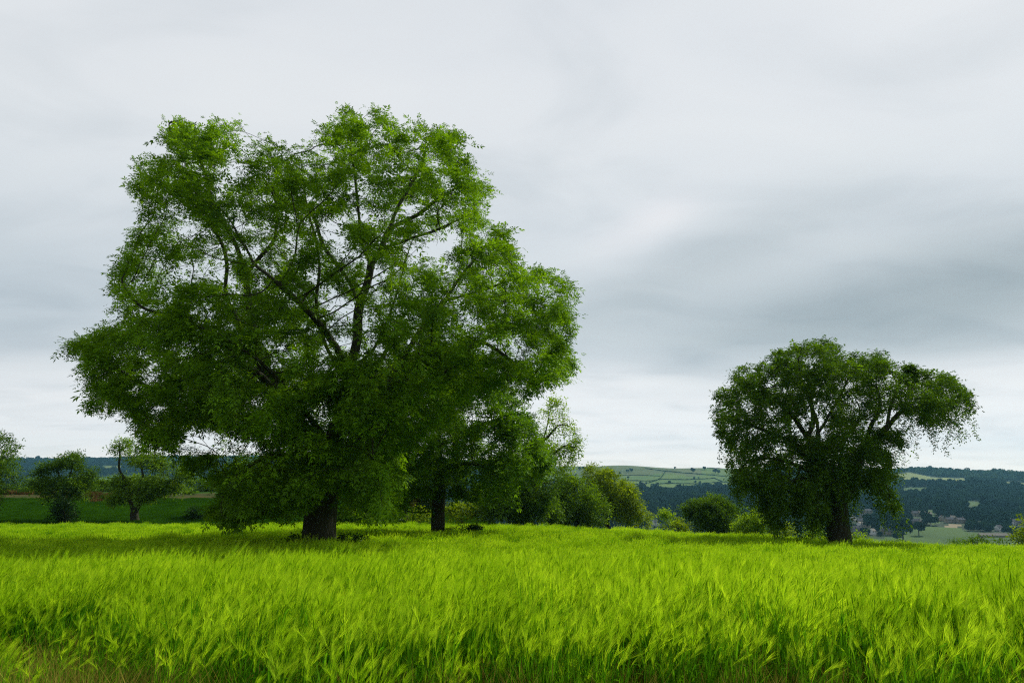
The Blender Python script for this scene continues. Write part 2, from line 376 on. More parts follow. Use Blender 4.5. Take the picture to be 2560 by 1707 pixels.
def grow(limbs, A, step, kill, rng, iters=160, grav=0.0, wob=0.25):
    pos = []; par = []
    for li, L_ in enumerate(limbs):
        if li == 0: start = -1
        else:
            pa = np.array(pos); start = int(np.argmin(((pa - L_[0]) ** 2).sum(1)))
        for k, p in enumerate(L_):
            if k == 0 and li > 0: prev = start; continue
            pos.append(p); par.append(-1 if (li == 0 and k == 0) else (prev)); prev = len(pos) - 1
        if li == 0: pass
    pos = np.array(pos); par = list(par)
    near = np.full(len(A), 0); nd = np.full(len(A), 1e9)
    def upd(i0, i1):
        nonlocal near, nd
        B = pos[i0:i1]
        for s in range(0, len(B), 400):
            b = B[s:s + 400]
            D = ((A ** 2).sum(1)[:, None] + (b ** 2).sum(1)[None, :] - 2 * A @ b.T)
            j = D.argmin(1); dj = D[np.arange(len(A)), j]; m = dj < nd
            nd[m] = dj[m]; near[m] = i0 + s + j[m]
    upd(0, len(pos))
    for it in range(iters):
        keep = nd > kill * kill
        A, near, nd = A[keep], near[keep], nd[keep]
        if len(A) < 3: break
        v = A - pos[near]; v /= np.linalg.norm(v, axis=1)[:, None] + 1e-9
        acc = np.zeros((len(pos), 3)); np.add.at(acc, near, v)
        ids = np.unique(near); d = acc[ids]; ln = np.linalg.norm(d, axis=1); d = d / (ln[:, None] + 1e-6)
        d += rng.normal(0, wob, d.shape); d[:, 2] += grav; d /= np.linalg.norm(d, axis=1)[:, None]
        n0 = len(pos); pos = np.vstack([pos, pos[ids] + d * step]); par += list(ids)
        upd(n0, len(pos))
    return pos, np.array(par)
def radii(par, tip, base):
    n = len(par); tips = np.zeros(n); ch = np.zeros(n, int)
    np.add.at(ch, par[par >= 0], 1); tips[ch == 0] = 1
    for i in range(n - 1, 0, -1):
        if par[i] >= 0: tips[par[i]] += tips[i]
    p = math.log(base / tip) / math.log(max(tips[0], 2))
    return tip * np.maximum(tips, 1) ** p, tips, ch
def tubes(pos, par, r, min_r=0.0, flare=0.0, seed=0):
    n = len(pos); kids = [[] for _ in range(n)]
    for i in range(n):
        if par[i] >= 0: kids[par[i]].append(i)
    V, Q, base = [], [], 0
    stack = [(0, None)]
    while stack:
        s, pr = stack.pop()
        chain = [] if pr is None else [pr]
        cur = s
        while True:
            chain.append(cur); ks = kids[cur]
            if not ks: break
            ks = sorted(ks, key=lambda q: -r[q]); 
            for q in ks[1:]: stack.append((q, cur))
            cur = ks[0]
        rr = r[chain].copy()
        if pr is not None: rr[0] = min(rr[0], rr[1] * 1.15)
        if rr.max() < min_r: continue
        p = pos[chain]; m = len(p)
        if m < 2: continue
        if m > 3: p = p.copy(); p[1:-1] = 0.5 * p[1:-1] + 0.25 * (p[:-2] + p[2:])
        rr[-1] *= 0.4 if not kids[chain[-1]] else 1
        R0 = rr.max(); k = 3 if R0 < 0.035 else 5 if R0 < 0.12 else 9 if R0 < 0.35 else 22
        tg = np.gradient(p, axis=0); tg /= np.linalg.norm(tg, axis=1)[:, None] + 1e-9
        ref = np.array([0.3, 1, 0.1]) if abs(tg[0][1]) < 0.8 else np.array([1, 0.1, 0.2])
        a = np.cross(tg, ref); a /= np.linalg.norm(a, axis=1)[:, None] + 1e-9; b = np.cross(tg, a)
        th = np.linspace(0, 2 * math.pi, k, endpoint=False)
        rm = np.repeat(rr[:, None], k, 1)
        if k >= 9:
            hh = p[:, 2] - pos[0][2]
            for q in range(m):
                fl = flare * math.exp(-max(hh[q], 0) / 0.9) if pr is None else 0
                rm[q] *= 1 + fl * (1 + 0.5 * np.sin(th * 5 + 1)) + 0.05 * np.sin(th * 3 + p[q][2] * 0.8 + seed) + 0.03 * np.sin(th * 7 + p[q][2] * 2.1)
        ring = p[:, None, :] + rm[:, :, None] * (np.cos(th)[None, :, None] * a[:, None, :] + np.sin(th)[None, :, None] * b[:, None, :])
        V.append(ring.reshape(-1, 3))
        i = np.arange(m - 1)[:, None] * k; j = np.arange(k)[None, :]; j2 = (j + 1) % k
        Q.append((np.stack([i + j, i + j2, i + k + j2, i + k + j], -1).reshape(-1, 4)) + base); base += m * k
    return np.vstack(V), np.vstack(Q)
def leaves(o, d, rng, ln, pairs, lw=0.3, ll=0.42, droop=0.25, up=0.7, var=0.25, tint=None):
    n = len(o); d = d / (np.linalg.norm(d, axis=1)[:, None] + 1e-9)
    upv = np.array([0, 0, 1.0]) + rng.normal(0, up, (n, 3))
    s = np.cross(d, upv); s /= np.linalg.norm(s, axis=1)[:, None] + 1e-9; nn = np.cross(s, d)
    Ln = ln * np.exp(rng.normal(0, var, n))[:, None]; V = []
    tt = list(np.linspace(0.3, 0.92, pairs)) if pairs > 1 else [0.4]
    items = [(t, sg) for t in tt for sg in (-1, 1)] + [(0.98, 0)]
    zz_ = np.array([0, 0, 1.0])
    for t, sg in items:
        jit = rng.normal(0, 0.16, (n, 3))
        b = o + d * Ln * t - zz_ * droop * Ln * t * t
        ld = d * (0.55 if sg else 1) + s * sg * 0.85 - zz_ * 0.22 + jit; ld /= np.linalg.norm(ld, axis=1)[:, None]
        w = np.cross(nn + jit * 1.5, ld); w /= np.linalg.norm(w, axis=1)[:, None] + 1e-9
        l_ = Ln * ll * (0.8 + 0.4 * rng.random((n, 1)))
        V.append(np.stack([b, b + ld * l_ * 0.45 + w * l_ * lw, b + ld * l_ - zz_ * l_ * 0.1, b + ld * l_ * 0.45 - w * l_ * lw], 1))
    V = np.stack(V, 1).reshape(-1, 3)
    Q = np.arange(len(V)).reshape(-1, 4)
    tn = np.repeat(tint if tint is not None else rng.random(n), len(items) * 4)
    return V, Q, tn
def attract_poly(poly, depth, N_, rng, Dmax, E, gaps=(), cl=1.6, thr=-0.12, shell=0.45, gmin=None, dens=None):
    poly = [tuple(p) for p in poly]; xs = [p[0] for p in poly]; ys = [p[1] for p in poly]; out = []; cnt = 0
    off = rng.random(3) * 50
    while cnt < N_:
        m = N_ * 2; x = rng.uniform(min(xs), max(xs), m); y = rng.uniform(min(ys), max(ys), m)
        k = inpoly(x, y, poly); x, y = x[k], y[k]
        e = seg_dist(x, y, poly) / E; h = Dmax * np.sqrt(1 - (1 - np.clip(e, 0, 1)) ** 2) + 0.25
        keep = np.ones(len(x), bool)
        for gx, gy, gr, pr in gaps:
            q = ((x - gx) ** 2 + (y - gy) ** 2) < gr * gr * rng.uniform(0.6, 1.2, len(x)); keep &= ~(q & (rng.random(len(x)) > pr))
        if dens is not None: keep &= rng.random(len(x)) < dens(x, y)
        x, y, h = x[keep], y[keep], h[keep]
        dy = np.sign(rng.uniform(-1, 1, len(x))) * h * rng.random(len(x)) ** shell
        p = np.stack([P(a, b, depth + c_) for a, b, c_ in zip(x, y, dy)]) if len(x) else np.zeros((0, 3))
        if cl: p = p[clump(p, cl, off) > thr]
        if gmin is not None and len(p): p = p[p[:, 2] > ground(p[:, 0], p[:, 1]) + gmin]
        out.append(p); cnt += len(p)
    return np.vstack(out)[:N_]
def attract_lobes(lobes, depth, N_, rng, cl=1.4, thr=-0.15, gmin=0.4):
    w = np.array([l[2] * l[3] for l in lobes]); w = w / w.sum(); out = []; cnt = 0; off = rng.random(3) * 50; k0 = 0
    while cnt < N_ and k0 < 60:
        k0 += 1
        i = rng.choice(len(lobes), N_, p=w); v = rng.normal(size=(N_, 3)); v /= np.linalg.norm(v, axis=1)[:, None]; v *= rng.random((N_, 1)) ** 0.22
        p = []
        for q, vv in zip(i, v):
            l = lobes[q]; rm = l[2] * depth / F * 1.0
            p.append(P(l[0] + vv[0] * l[2], l[1] - vv[2] * l[3], depth + vv[1] * rm * 0.9 + (l[4] if len(l) > 4 else 0)))
        p = np.array(p); p = p[clump(p, cl, off) > thr]
        p = p[p[:, 2] > ground(p[:, 0], p[:, 1]) + gmin]
        out.append(p); cnt += len(p)
    return np.vstack(out)[:N_]
def make_tree(name, label, cat, seed, depth, base_px, A, trunk, R0, leaf, lmat, bmat, group=None, step=0.45, kill=0.6,
              tip=0.009, nleaf=2, spread=0.5, thin=0.03, grav=0.02, flare=0.35, extra=None, min_r=0.0, iters=160, wob=0.25, down=0.0, base_row=None, total=None, holes=(), uneven=2.6, flat=0.8, tipw=1.6, low=1.0):
    """trunk: list of limbs, each a list of (column,row,offset in depth); the first starts on the ground"""
    rng = np.random.default_rng(seed)
    x0 = P(base_px, base_row or 530, depth)[0]; z0 = gz(x0, depth)
    limbs = []
    for li, L_ in enumerate(trunk):
        pts = [P(a, b, depth + c_) for a, b, c_ in L_]
        if li == 0: pts = [np.array([x0, depth, z0 - 0.25])] + pts
        limbs.append(smooth_line(pts, step * 0.8, rng, 0.02 if li else 0.01))
    pos, par = grow(limbs, A, step, kill, rng, grav=grav, iters=iters, wob=wob)
    r, tips, ch = radii(par, tip, R0)
    root = empty(name, (x0, depth, z0)); tag(root, label, cat, group)
    org = np.array([x0, depth, z0])
    V, Q = tubes(pos, par, r, min_r, flare, seed)
    mesh_obj('trunk', V - org, [Q], bmat, smooth=True, parent=root)
    # leaves stand on the thin twigs
    ids = np.where((r < thin) & (np.arange(len(pos)) > len(limbs[0])))[0]
    wgt = np.where(ch[ids] == 0, tipw, 1.0) * np.clip(clump(pos[ids], 1.3 * depth / 45, np.array([seed * 1.7, 9, 4])) * uneven + 0.85, 0.06, 2.0)
    wgt = wgt * (1 + (low - 1) * np.clip((PX_of(*pos[ids].T)[1] - 290) / 90, 0, 1))
    if len(holes):
        hu, hv = PX_of(*pos[ids].T)
        for gx, gy, gr, pr in holes: wgt = wgt * np.where(np.hypot(hu - gx, hv - gy) < gr * 0.95, pr * 0.5, 1.0)
    wgt = wgt + 1e-6; reps = rng.poisson(nleaf * wgt)
    ids = np.repeat(ids, reps) if total is None else rng.choice(ids, total, p=wgt / wgt.sum())
    n = len(ids)
    tw = pos[ids] - pos[par[ids]]; tw /= np.linalg.norm(tw, axis=1)[:, None] + 1e-9
    cen = A.mean(0); outd = pos[ids] - cen; outd /= np.linalg.norm(outd, axis=1)[:, None] + 1e-9
    d = tw * 0.6 + outd * 0.3 + rng.normal(0, 0.6, (n, 3)); d[:, 2] -= down
    o = pos[ids] - tw * step * rng.random((n, 1)) + rng.normal(0, spread * 0.33, (n, 3)) * np.array([1.15, 1.15, flat])
    cl_t = clump(pos[ids[::1]], 1.1, np.array([seed * 3.1, 0, 0])) if n < 200000 else rng.random(n)
    tint = np.clip(0.45 + 0.5 * cl_t + rng.normal(0, 0.2, n), 0, 1)
    V, Q, tn = leaves(o, d, rng, tint=tint, **leaf)
    if extra is not None:
        V2, Q2, t2 = extra(pos, par, r, ch, rng); Q2 = Q2 + len(V); V = np.vstack([V, V2]); Q = np.vstack([Q, Q2]); tn = np.concatenate([tn, t2])
    mesh_obj('crown', V - org, [Q], lmat, parent=root, tint=tn)
    print('tree', name, 'nodes', len(pos), 'leaves', n, 'faces', len(Q))
    return root
TT = lambda pts: [(40 + a * 0.30618, 80 + b * 0.30618) + tuple(r_) for a, b, *r_ in pts]     # survey grid -> picture columns/rows

# --- the big ash in the barley
ash_poly = TT([(402, 98), (440, 115), (490, 150), (550, 108), (600, 112), (670, 130), (650, 190), (600, 235), (618, 330), (690, 250), (740, 218), (800, 225), (850, 190),
               (920, 175), (955, 122), (1020, 90), (1090, 95), (1150, 108), (1200, 122), (1260, 150), (1280, 120), (1340, 150), (1370, 200),
               (1420, 260), (1440, 330), (1475, 365), (1440, 400), (1450, 450), (1500, 480), (1550, 510), (1540, 580), (1600, 600), (1650, 630),
               (1740, 670), (1755, 720), (1740, 800), (1745, 880), (1730, 950), (1680, 980), (1600, 1010), (1480, 1010), (1400, 1060), (1300, 1120),
               (1200, 1200), (1170, 1350), (1150, 1440), (1080, 1440), (1040, 1350), (980, 1310), (890, 1390), (780, 1410), (720, 1440), (600, 1450),
               (570, 1400), (540, 1300), (480, 1230), (400, 1220), (330, 1150), (330, 1080), (260, 1110), (160, 1070), (160, 990), (130, 930),
               (80, 850), (140, 830), (180, 830), (230, 790), (280, 760), (225, 730), (230, 650), (230, 600), (300, 580), (330, 560), (290, 520),
               (340, 450), (360, 420), (300, 370), (285, 290), (350, 260), (410, 250), (395, 180)])
gapsT = [(1040, 740, 48, .12), (1062, 655, 45, .12), (1075, 600, 40, .15), (1118, 545, 35, .25), (1040, 440, 42, .25), (1025, 850, 42, .15), (1100, 865, 45, .15), (1030, 350, 30, .4), (610, 600, 36, .25), (650, 555, 34, .3), (590, 510, 36, .25), (705, 620, 40, .25), (612, 670, 34, .3), (900, 620, 34, .3), (1500, 850, 40, .3), (1440, 855, 42, .25), (1150, 960, 40, .3), (430, 480, 26, .3), (940, 870, 38, .2), (500, 500, 70, .5), (470, 620, 60, .45), (560, 620, 60, .4), (620, 560, 40, .4), (700, 560, 45, .3), (640, 470, 40, .5), (830, 540, 50, .25), (950, 480, 60, .25), (880, 470, 40, .4),
         (1000, 560, 40, .3), (990, 760, 50, .15), (960, 700, 40, .3), (970, 850, 40, .2), (1130, 620, 40, .3), (1120, 900, 50, .3), (1210, 560, 55, .35), (1290, 530, 60, .25),
         (1460, 870, 45, .4), (1560, 880, 50, .35), (1400, 780, 60, .5), (450, 420, 50, .5), (420, 700, 50, .5), (360, 950, 50, .4), (300, 1010, 40, .4),
         (480, 1160, 40, .2), (540, 1190, 40, .3), (620, 1200, 50, .5), (700, 1230, 50, .5), (560, 760, 30, .5), (770, 870, 40, .6), (345, 880, 26, .3),
         (1200, 420, 45, .5), (1100, 700, 30, .4), (1330, 640, 50, .5), (1060, 780, 40, .4), (230, 730, 30, .4), (310, 650, 35, .5), (380, 580, 45, .5)]
gaps = [(40 + a * .30618, 80 + b * .30618, c_ * .30618 * (.72 if k_ < 19 else .88), p_) for k_, (a, b, c_, p_) in enumerate(gapsT)]
ash_limbs = [TT(l) for l in [
    [(915, 1400, 0), (930, 1300, 0), (955, 1200, 0), (985, 1110, 0), (1000, 1020, 0), (1012, 940, 0), (1035, 850, .2), (1040, 750, .4), (1070, 660, .6), (1078, 600, .6), (1052, 540, .5), (1042, 450, .4), (1035, 390, .2), (1028, 310, 0), (1015, 230, 0), (1015, 160, 0)],
    [(1078, 600, .6), (1112, 560, .8), (1142, 480, 1), (1175, 400, 1.2), (1235, 300, 1.5), (1270, 200, 1.6)],
    [(1142, 480, 1), (1230, 440, 0), (1310, 380, -.6), (1400, 330, -1)],
    [(1115, 555, .8), (1200, 520, 1.5), (1290, 490, 2), (1380, 450, 3)],
    [(1012, 940, 0), (1085, 885, .6), (1112, 830, 1), (1150, 740, 1.6), (1180, 640, 2.2), (1200, 560, 3)],
    [(1000, 1000, 0), (950, 900, -.5), (915, 810, -1), (900, 720, -1.2), (912, 620, -1), (900, 520, -.6), (875, 430, -.5), (860, 330, -.3), (850, 250, 0)],
    [(1035, 720, .4), (1012, 660, .6), (960, 590, 1), (920, 530, 1.4), (890, 440, 1.8), (800, 330, 2.2), (760, 260, 2.5)],
    [(955, 1210, 0), (860, 1130, .2), (770, 1010, .6), (710, 900, .8), (650, 790, .6), (608, 700, .4), (612, 600, .2), (590, 520, 0), (535, 450, -.3), (460, 395, -.6), (350, 320, -1)],
    [(710, 900, .8), (690, 780, 1.6), (678, 690, 1.8), (668, 620, 1.6), (640, 540, 1.4), (600, 465, 1.2), (560, 390, 1), (535, 290, .6), (480, 200, .4), (425, 130, .2)],
    [(672, 630, 1.6), (725, 570, 2), (768, 510, 2.4), (770, 400, 2.6), (720, 300, 2.6)],
    [(770, 1010, .6), (670, 930, -.6), (560, 925, -1.6), (450, 985, -2.2), (380, 1010, -2.4), (260, 950, -2.4), (150, 870, -2.4)],
    [(670, 930, -.6), (560, 830, -2), (450, 780, -3), (330, 740, -3.2), (260, 650, -3)],
    [(930, 1280, 0), (800, 1170, -1.2), (680, 1110, -2.2), (560, 1050, -3), (450, 1110, -3.6), (370, 1160, -4)],
    [(935, 1300, 0), (850, 1230, -1.6), (740, 1230, -3), (640, 1290, -4.2), (590, 1380, -5), (600, 1440, -5.2)],
    [(985, 1130, 0), (1080, 1070, .2), (1140, 1000, .3), (1165, 940, .3), (1260, 900, .2), (1390, 880, 0), (1440, 850, 0), (1520, 815, 0), (1610, 790, 0), (1700, 740, 0)],
    [(1440, 850, 0), (1500, 885, -.4), (1550, 930, -.8), (1590, 990, -1)],
    [(1165, 940, .3), (1240, 820, 1), (1320, 720, 1.6), (1390, 620, 2), (1470, 530, 2.4)],
    [(1320, 720, 1.6), (1430, 690, 1), (1550, 650, .5), (1640, 660, 0)],
    [(1010, 990, 0), (1090, 985, -1.2), (1200, 985, -2), (1300, 1000, -2.8)],
    [(1010, 960, 0), (960, 860, -2.5), (900, 780, -4.5), (820, 700, -5.5), (760, 650, -6)],
    [(960, 1200, 0), (1000, 1150, -2.5), (1060, 1180, -4.5), (1100, 1280, -6), (1120, 1400, -6.6)],
    [(955, 1200, 0), (880, 1100, -3), (800, 1000, -5), (700, 900, -6.5)],
    [(985, 1120, 0), (1060, 1000, 3), (1120, 900, 5), (1180, 780, 6)],
    [(940, 1250, 0), (850, 1140, 3), (740, 1020, 5), (600, 900, 6.2)],
    [(930, 1320, 0), (860, 1280, 2.5), (750, 1280, 4.5), (650, 1300, 6)]]]
rng0 = np.random.default_rng(11)
def ash_dens(x, y):                                                # thinner towards the top and the left flank
    return np.clip(0.5 + (y - 150) / 330., 0.5, 1.0)
A_ash = attract_poly(ash_poly, 34.0, 6800, rng0, 7.5, 55, gaps, cl=1.25, thr=0.0, gmin=1.6, dens=ash_dens)
make_tree('ash_tree', 'huge spreading ash tree with furrowed trunk, tallest tree standing in the barley', 'tree', 3, 34.0, 318, A_ash, ash_limbs, 0.72,
          dict(ln=0.32, pairs=3, lw=0.19, ll=0.42, droop=0.35, up=0.25), M_ash, M_bark, step=0.40, kill=0.52, tip=0.011, total=122000, spread=0.60, low=1.7, flat=0.55, tipw=3.5, flare=0.5, thin=0.032, base_row=540, holes=gaps, uneven=2.5)

# --- the smaller ash behind it
b_poly = TT([(1030, 1050), (1120, 940), (1250, 860), (1400, 860), (1450, 950), (1520, 1000), (1600, 1080), (1650, 1180), (1660, 1270), (1590, 1330), (1530, 1400),
             (1420, 1370), (1350, 1345), (1270, 1345), (1200, 1400), (1100, 1420), (1000, 1410), (970, 1300), (1000, 1180)])
b_limbs = [TT(l) for l in [[(1303, 1380, 0), (1308, 1280, 0), (1300, 1200, 0), (1310, 1100, 0), (1330, 1000, 0), (1320, 930, 0)],
                           [(1305, 1260, 0), (1220, 1180, -1), (1150, 1120, -1.5), (1090, 1080, -1)],
                           [(1300, 1200, 0), (1400, 1140, .5), (1500, 1110, .5), (1580, 1130, 0)],
                           [(1305, 1290, 0), (1380, 1250, -2), (1450, 1260, -3)], [(1305, 1290, 0), (1230, 1260, -3), (1160, 1290, -4)]]]
A_b = attract_poly(b_poly, 52.0, 3300, rng0, 6.5, 40, (), cl=1.5, thr=-0.04, gmin=1.6)
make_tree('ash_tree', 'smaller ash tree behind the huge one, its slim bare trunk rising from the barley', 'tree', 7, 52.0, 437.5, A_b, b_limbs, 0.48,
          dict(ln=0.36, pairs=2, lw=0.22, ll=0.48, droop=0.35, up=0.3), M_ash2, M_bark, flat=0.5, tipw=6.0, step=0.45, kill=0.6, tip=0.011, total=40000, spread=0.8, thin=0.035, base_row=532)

# --- the weeping beech on the crest
CC = lambda pts: [(700 + a * .15305, 320 + b * .15305) + tuple(r_) for a, b, *r_ in pts]
be_poly = CC([(90, 515), (180, 420), (230, 290), (340, 300), (480, 260), (500, 180), (600, 150), (700, 120), (830, 110), (930, 160), (1000, 175), (1120, 180), (1220, 200),
              (1270, 290), (1330, 320), (1480, 330), (1600, 320), (1700, 360), (1725, 440), (1800, 530), (1740, 600), (1690, 620), (1600, 670), (1480, 670), (1400, 680),
              (1330, 640), (1290, 740), (1370, 810), (1300, 820), (1240, 830), (1250, 900), (1290, 960), (1255, 1060), (1240, 1120), (1300, 1180), (1330, 1230), (1260, 1230),
              (1180, 1200), (1120, 1080), (1060, 1050), (1000, 1150), (900, 1180), (850, 1100), (825, 1330), (760, 1370), (660, 1350), (610, 1200), (560, 1250), (500, 1350), (430, 1280), (370, 1200), (340, 1080), (280, 1100), (240, 1110),
              (220, 1040), (180, 960), (150, 890), (220, 870), (190, 800), (130, 740), (95, 660), (110, 600), (90, 560)])
be_limbs = [CC(l) for l in [[(905, 1340, 0), (900, 1260, 0), (895, 1190, 0), (870, 1110, 0), (840, 1010, 0), (800, 910, 0), (765, 840, 0), (770, 740, 0), (765, 650, .3), (740, 590, .5), (700, 480, .6), (660, 380, .5), (640, 260, .3)],
    [(895, 1200, 0), (950, 1150, -.3), (990, 1080, -.4), (1020, 980, -.5), (1060, 880, -.3), (1130, 780, 0), (1220, 700, .2), (1285, 625, .2), (1310, 600, 0), (1450, 560, 0), (1580, 560, 0), (1700, 520, 0)],
    [(1130, 780, 0), (1180, 770, .6), (1250, 710, 1)], [(1220, 700, .2), (1240, 580, .8), (1260, 520, 1), (1300, 430, 1.2)],
    [(770, 860, 0), (700, 760, .2), (650, 690, 0), (600, 610, -.3), (500, 520, -.6), (380, 420, -1), (280, 380, -1)],
    [(765, 740, 0), (800, 700, .4), (830, 640, .6), (900, 520, .8), (960, 400, .6), (1000, 300, .3)],
    [(700, 760, .2), (735, 690, 1), (740, 600, 1.4), (720, 480, 1.8), (800, 330, 1.8), (820, 220, 1.2)],
    [(820, 960, 0), (700, 900, -1), (600, 780, -1.6), (500, 760, -2), (380, 700, -2.4), (230, 650, -2)],
    [(850, 1060, 0), (700, 980, -1.5), (560, 920, -2.5), (420, 900, -2.8), (300, 920, -2.5)],
    [(860, 1100, 0), (740, 1040, -2.5), (620, 1040, -3.5), (520, 1080, -3.8)],
    [(1040, 930, -.4), (1080, 800, -1.5), (1120, 680, -2.2), (1180, 560, -2.5), (1150, 420, -2)],
    [(1000, 1050, -.4), (1090, 980, -1.5), (1180, 1000, -2), (1230, 1100, -2)],
    [(840, 1010, 0), (880, 880, 2), (960, 760, 3.2), (1040, 640, 3.6)], [(860, 1100, 0), (820, 980, 2.5), (700, 860, 4), (560, 800, 4.6)]]]
gapsC = [(740, 560, 70, .15), (640, 660, 60, .15), (770, 690, 55, .1), (800, 600, 45, .3), (660, 720, 50, .2), (520, 820, 40, .3), (560, 720, 40, .4), (400, 690, 45, .35), (280, 500, 50, .4), (330, 560, 40, .5),
         (1180, 640, 60, .15), (1240, 680, 50, .1), (1370, 640, 50, .1), (1260, 590, 35, .3), (880, 220, 40, .4), (1000, 540, 60, .4), (240, 900, 40, .3), (660, 940, 50, .5), (1240, 800, 40, .4), (1100, 660, 40, .4), (450, 580, 40, .5), (620, 1300, 45, .2), (330, 1170, 60, .2), (380, 840, 40, .4), (860, 560, 40, .3), (930, 480, 35, .3), (560, 450, 40, .4), (1180, 500, 35, .4)]
gapsb = [(700 + a * .15305, 320 + b * .15305, c_ * .15305, p_) for a, b, c_, p_ in gapsC]
A_be = attract_poly(be_poly, 55.0, 5200, rng0, 6.0, 30, gapsb, cl=1.1, thr=0.0, gmin=1.2)
def strands(pos, par, r, ch, rng):
    """hanging leafy strings on the outer twigs"""
    ids = np.where((ch == 0))[0]; ids = ids[rng.random(len(ids)) < 0.95]
    O, D = [], []
    gzv = ground(pos[ids][:, 0], pos[ids][:, 1])
    for k, i in enumerate(ids):
        p = pos[i].copy(); room = p[2] - gzv[k] - 1.0
        ln = min(rng.gamma(2.4, 0.7), max(room, 0.1), 3.2); m = int(ln / 0.22); drift = rng.normal(0, 0.12, 2) + np.array([0.06, 0])
        for q in range(m):
            p = p + np.array([drift[0] * .22, drift[1] * .22, -0.22]); O.append(p + rng.normal(0, .05, 3)); O.append(p + rng.normal(0, .05, 3))
            D.append([*rng.normal(0, .7, 2), -.7]); D.append([*rng.normal(0, .7, 2), -.7])
    return leaves(np.array(O), np.array(D), rng, 0.26, 1, lw=0.26, ll=0.55, droop=0.3, up=0.8, tint=np.clip(rng.normal(.4, .2, len(O)), 0, 1))
make_tree('beech_tree', 'dark round-headed beech with weeping lower branches and a scarred stout trunk', 'tree', 21, 55.0, 838.5, A_be, be_limbs, 0.80,
          dict(ln=0.32, pairs=2, lw=0.26, ll=0.46, droop=0.35, up=0.3), M_beech, M_bark2, flat=0.45, uneven=3.6, step=0.42, kill=0.5, tip=0.011, total=44000, spread=0.55, tipw=5.0, holes=gapsb, thin=0.035, down=0.35, extra=strands, base_row=537)

# ------------------------------------------------------------------ scattering: one stuff object whose points carry copies of a few prototypes
def scatter(name, pts, rots, scls, idx, protos, label=None):
    col = bpy.data.collections.new(name + '_kinds')
    for i, p in enumerate(protos):
        p.name = 'kind_%03d_%s' % (i, name)
        for c_ in list(p.users_collection): c_.objects.unlink(p)
        col.objects.link(p)
    me = bpy.data.meshes.new(name); pts = np.asarray(pts, np.float32)
    me.vertices.add(len(pts)); me.vertices.foreach_set('co', pts.ravel())
    a = me.attributes.new('rot', 'FLOAT_VECTOR', 'POINT'); a.data.foreach_set('vector', np.asarray(rots, np.float32).ravel())
    a = me.attributes.new('scl', 'FLOAT_VECTOR', 'POINT'); a.data.foreach_set('vector', np.asarray(scls, np.float32).ravel())
    a = me.attributes.new('idx', 'INT', 'POINT'); a.data.foreach_set('value', np.asarray(idx, np.int32))
    o = bpy.data.objects.new(name, me); COL.objects.link(o)
    g = bpy.data.node_groups.new(name + '_scatter', 'GeometryNodeTree')
    g.interface.new_socket('Geometry', in_out='INPUT', socket_type='NodeSocketGeometry')
    g.interface.new_socket('Geometry', in_out='OUTPUT', socket_type='NodeSocketGeometry')
    gi = g.nodes.new('NodeGroupInput'); go = g.nodes.new('NodeGroupOutput')
    ci = g.nodes.new('GeometryNodeCollectionInfo'); ci.inputs['Collection'].default_value = col
    ci.inputs['Separate Children'].default_value = True; ci.inputs['Reset Children'].default_value = True
    ip = g.nodes.new('GeometryNodeInstanceOnPoints'); ip.inputs['Pick Instance'].default_value = True
    def attr(nm, ty):
        n = g.nodes.new('GeometryNodeInputNamedAttribute'); n.data_type = ty; n.inputs['Name'].default_value = nm
        return [s for s in n.outputs if s.enabled and s.name == 'Attribute'][0]
    e2r = g.nodes.new('FunctionNodeEulerToRotation')
    g.links.new(attr('rot', 'FLOAT_VECTOR'), e2r.inputs[0]); g.links.new(e2r.outputs[0], ip.inputs['Rotation'])
    g.links.new(attr('scl', 'FLOAT_VECTOR'), ip.inputs['Scale']); g.links.new(attr('idx', 'INT'), ip.inputs['Instance Index'])
    g.links.new(gi.outputs[0], ip.inputs['Points']); g.links.new(ci.outputs[0], ip.inputs['Instance'])
    g.links.new(ip.outputs[0], go.inputs[0])
    m = o.modifiers.new('scatter', 'NODES'); m.node_group = g
    tag(o, label, None, None, 'stuff')
    return o

# ------------------------------------------------------------------ barley
def crop_mat(name, dark, light, trans, tcol=(1.2, 1.15, 0.4)):
    m = new_mat(name); t = m.node_tree; l = t.links.new
    g = N(t, 'ShaderNodeNewGeometry')
    n1_ = N(t, 'ShaderNodeTexNoise', i_Scale=0.22, i_Detail=3.0); l(g.outputs['Position'], n1_.inputs['Vector'])
    n2_ = N(t, 'ShaderNodeTexNoise', i_Scale=14.0, i_Detail=2.0); l(g.outputs['Position'], n2_.inputs['Vector'])
    f = math_n(t, 'ADD', math_n(t, 'MULTIPLY', math_n(t, 'SUBTRACT', n1_.outputs[0], 0.25), 1.1), math_n(t, 'MULTIPLY', math_n(t, 'SUBTRACT', n2_.outputs[0], 0.5), 1.4), clamp=True)
    oi = N(t, 'ShaderNodeObjectInfo'); f = math_n(t, 'ADD', f, math_n(t, 'MULTIPLY', math_n(t, 'SUBTRACT', oi.outputs['Random'], 0.5), 0.7), clamp=True)
    col = mixc(t, f, dark, light)
    d = N(t, 'ShaderNodeBsdfDiffuse'); l(col, d.inputs[0]); tr = N(t, 'ShaderNodeBsdfTranslucent'); l(mixc(t, 1.0, col, tcol, 'MULTIPLY'), tr.inputs[0])
    mx = N(t, 'ShaderNodeMixShader', i_0=trans); l(d.outputs[0], mx.inputs[1]); l(tr.outputs[0], mx.inputs[2])
    o = N(t, 'ShaderNodeOutputMaterial'); l(mx.outputs[0], o.inputs[0]); return m
M_ear = crop_mat('barley_ear', (0.255, 0.46, 0.012), (0.60, 0.82, 0.045), 0.46)
M_blade = crop_mat('barley_blade', (0.055, 0.20, 0.006), (0.20, 0.44, 0.018), 0.5)
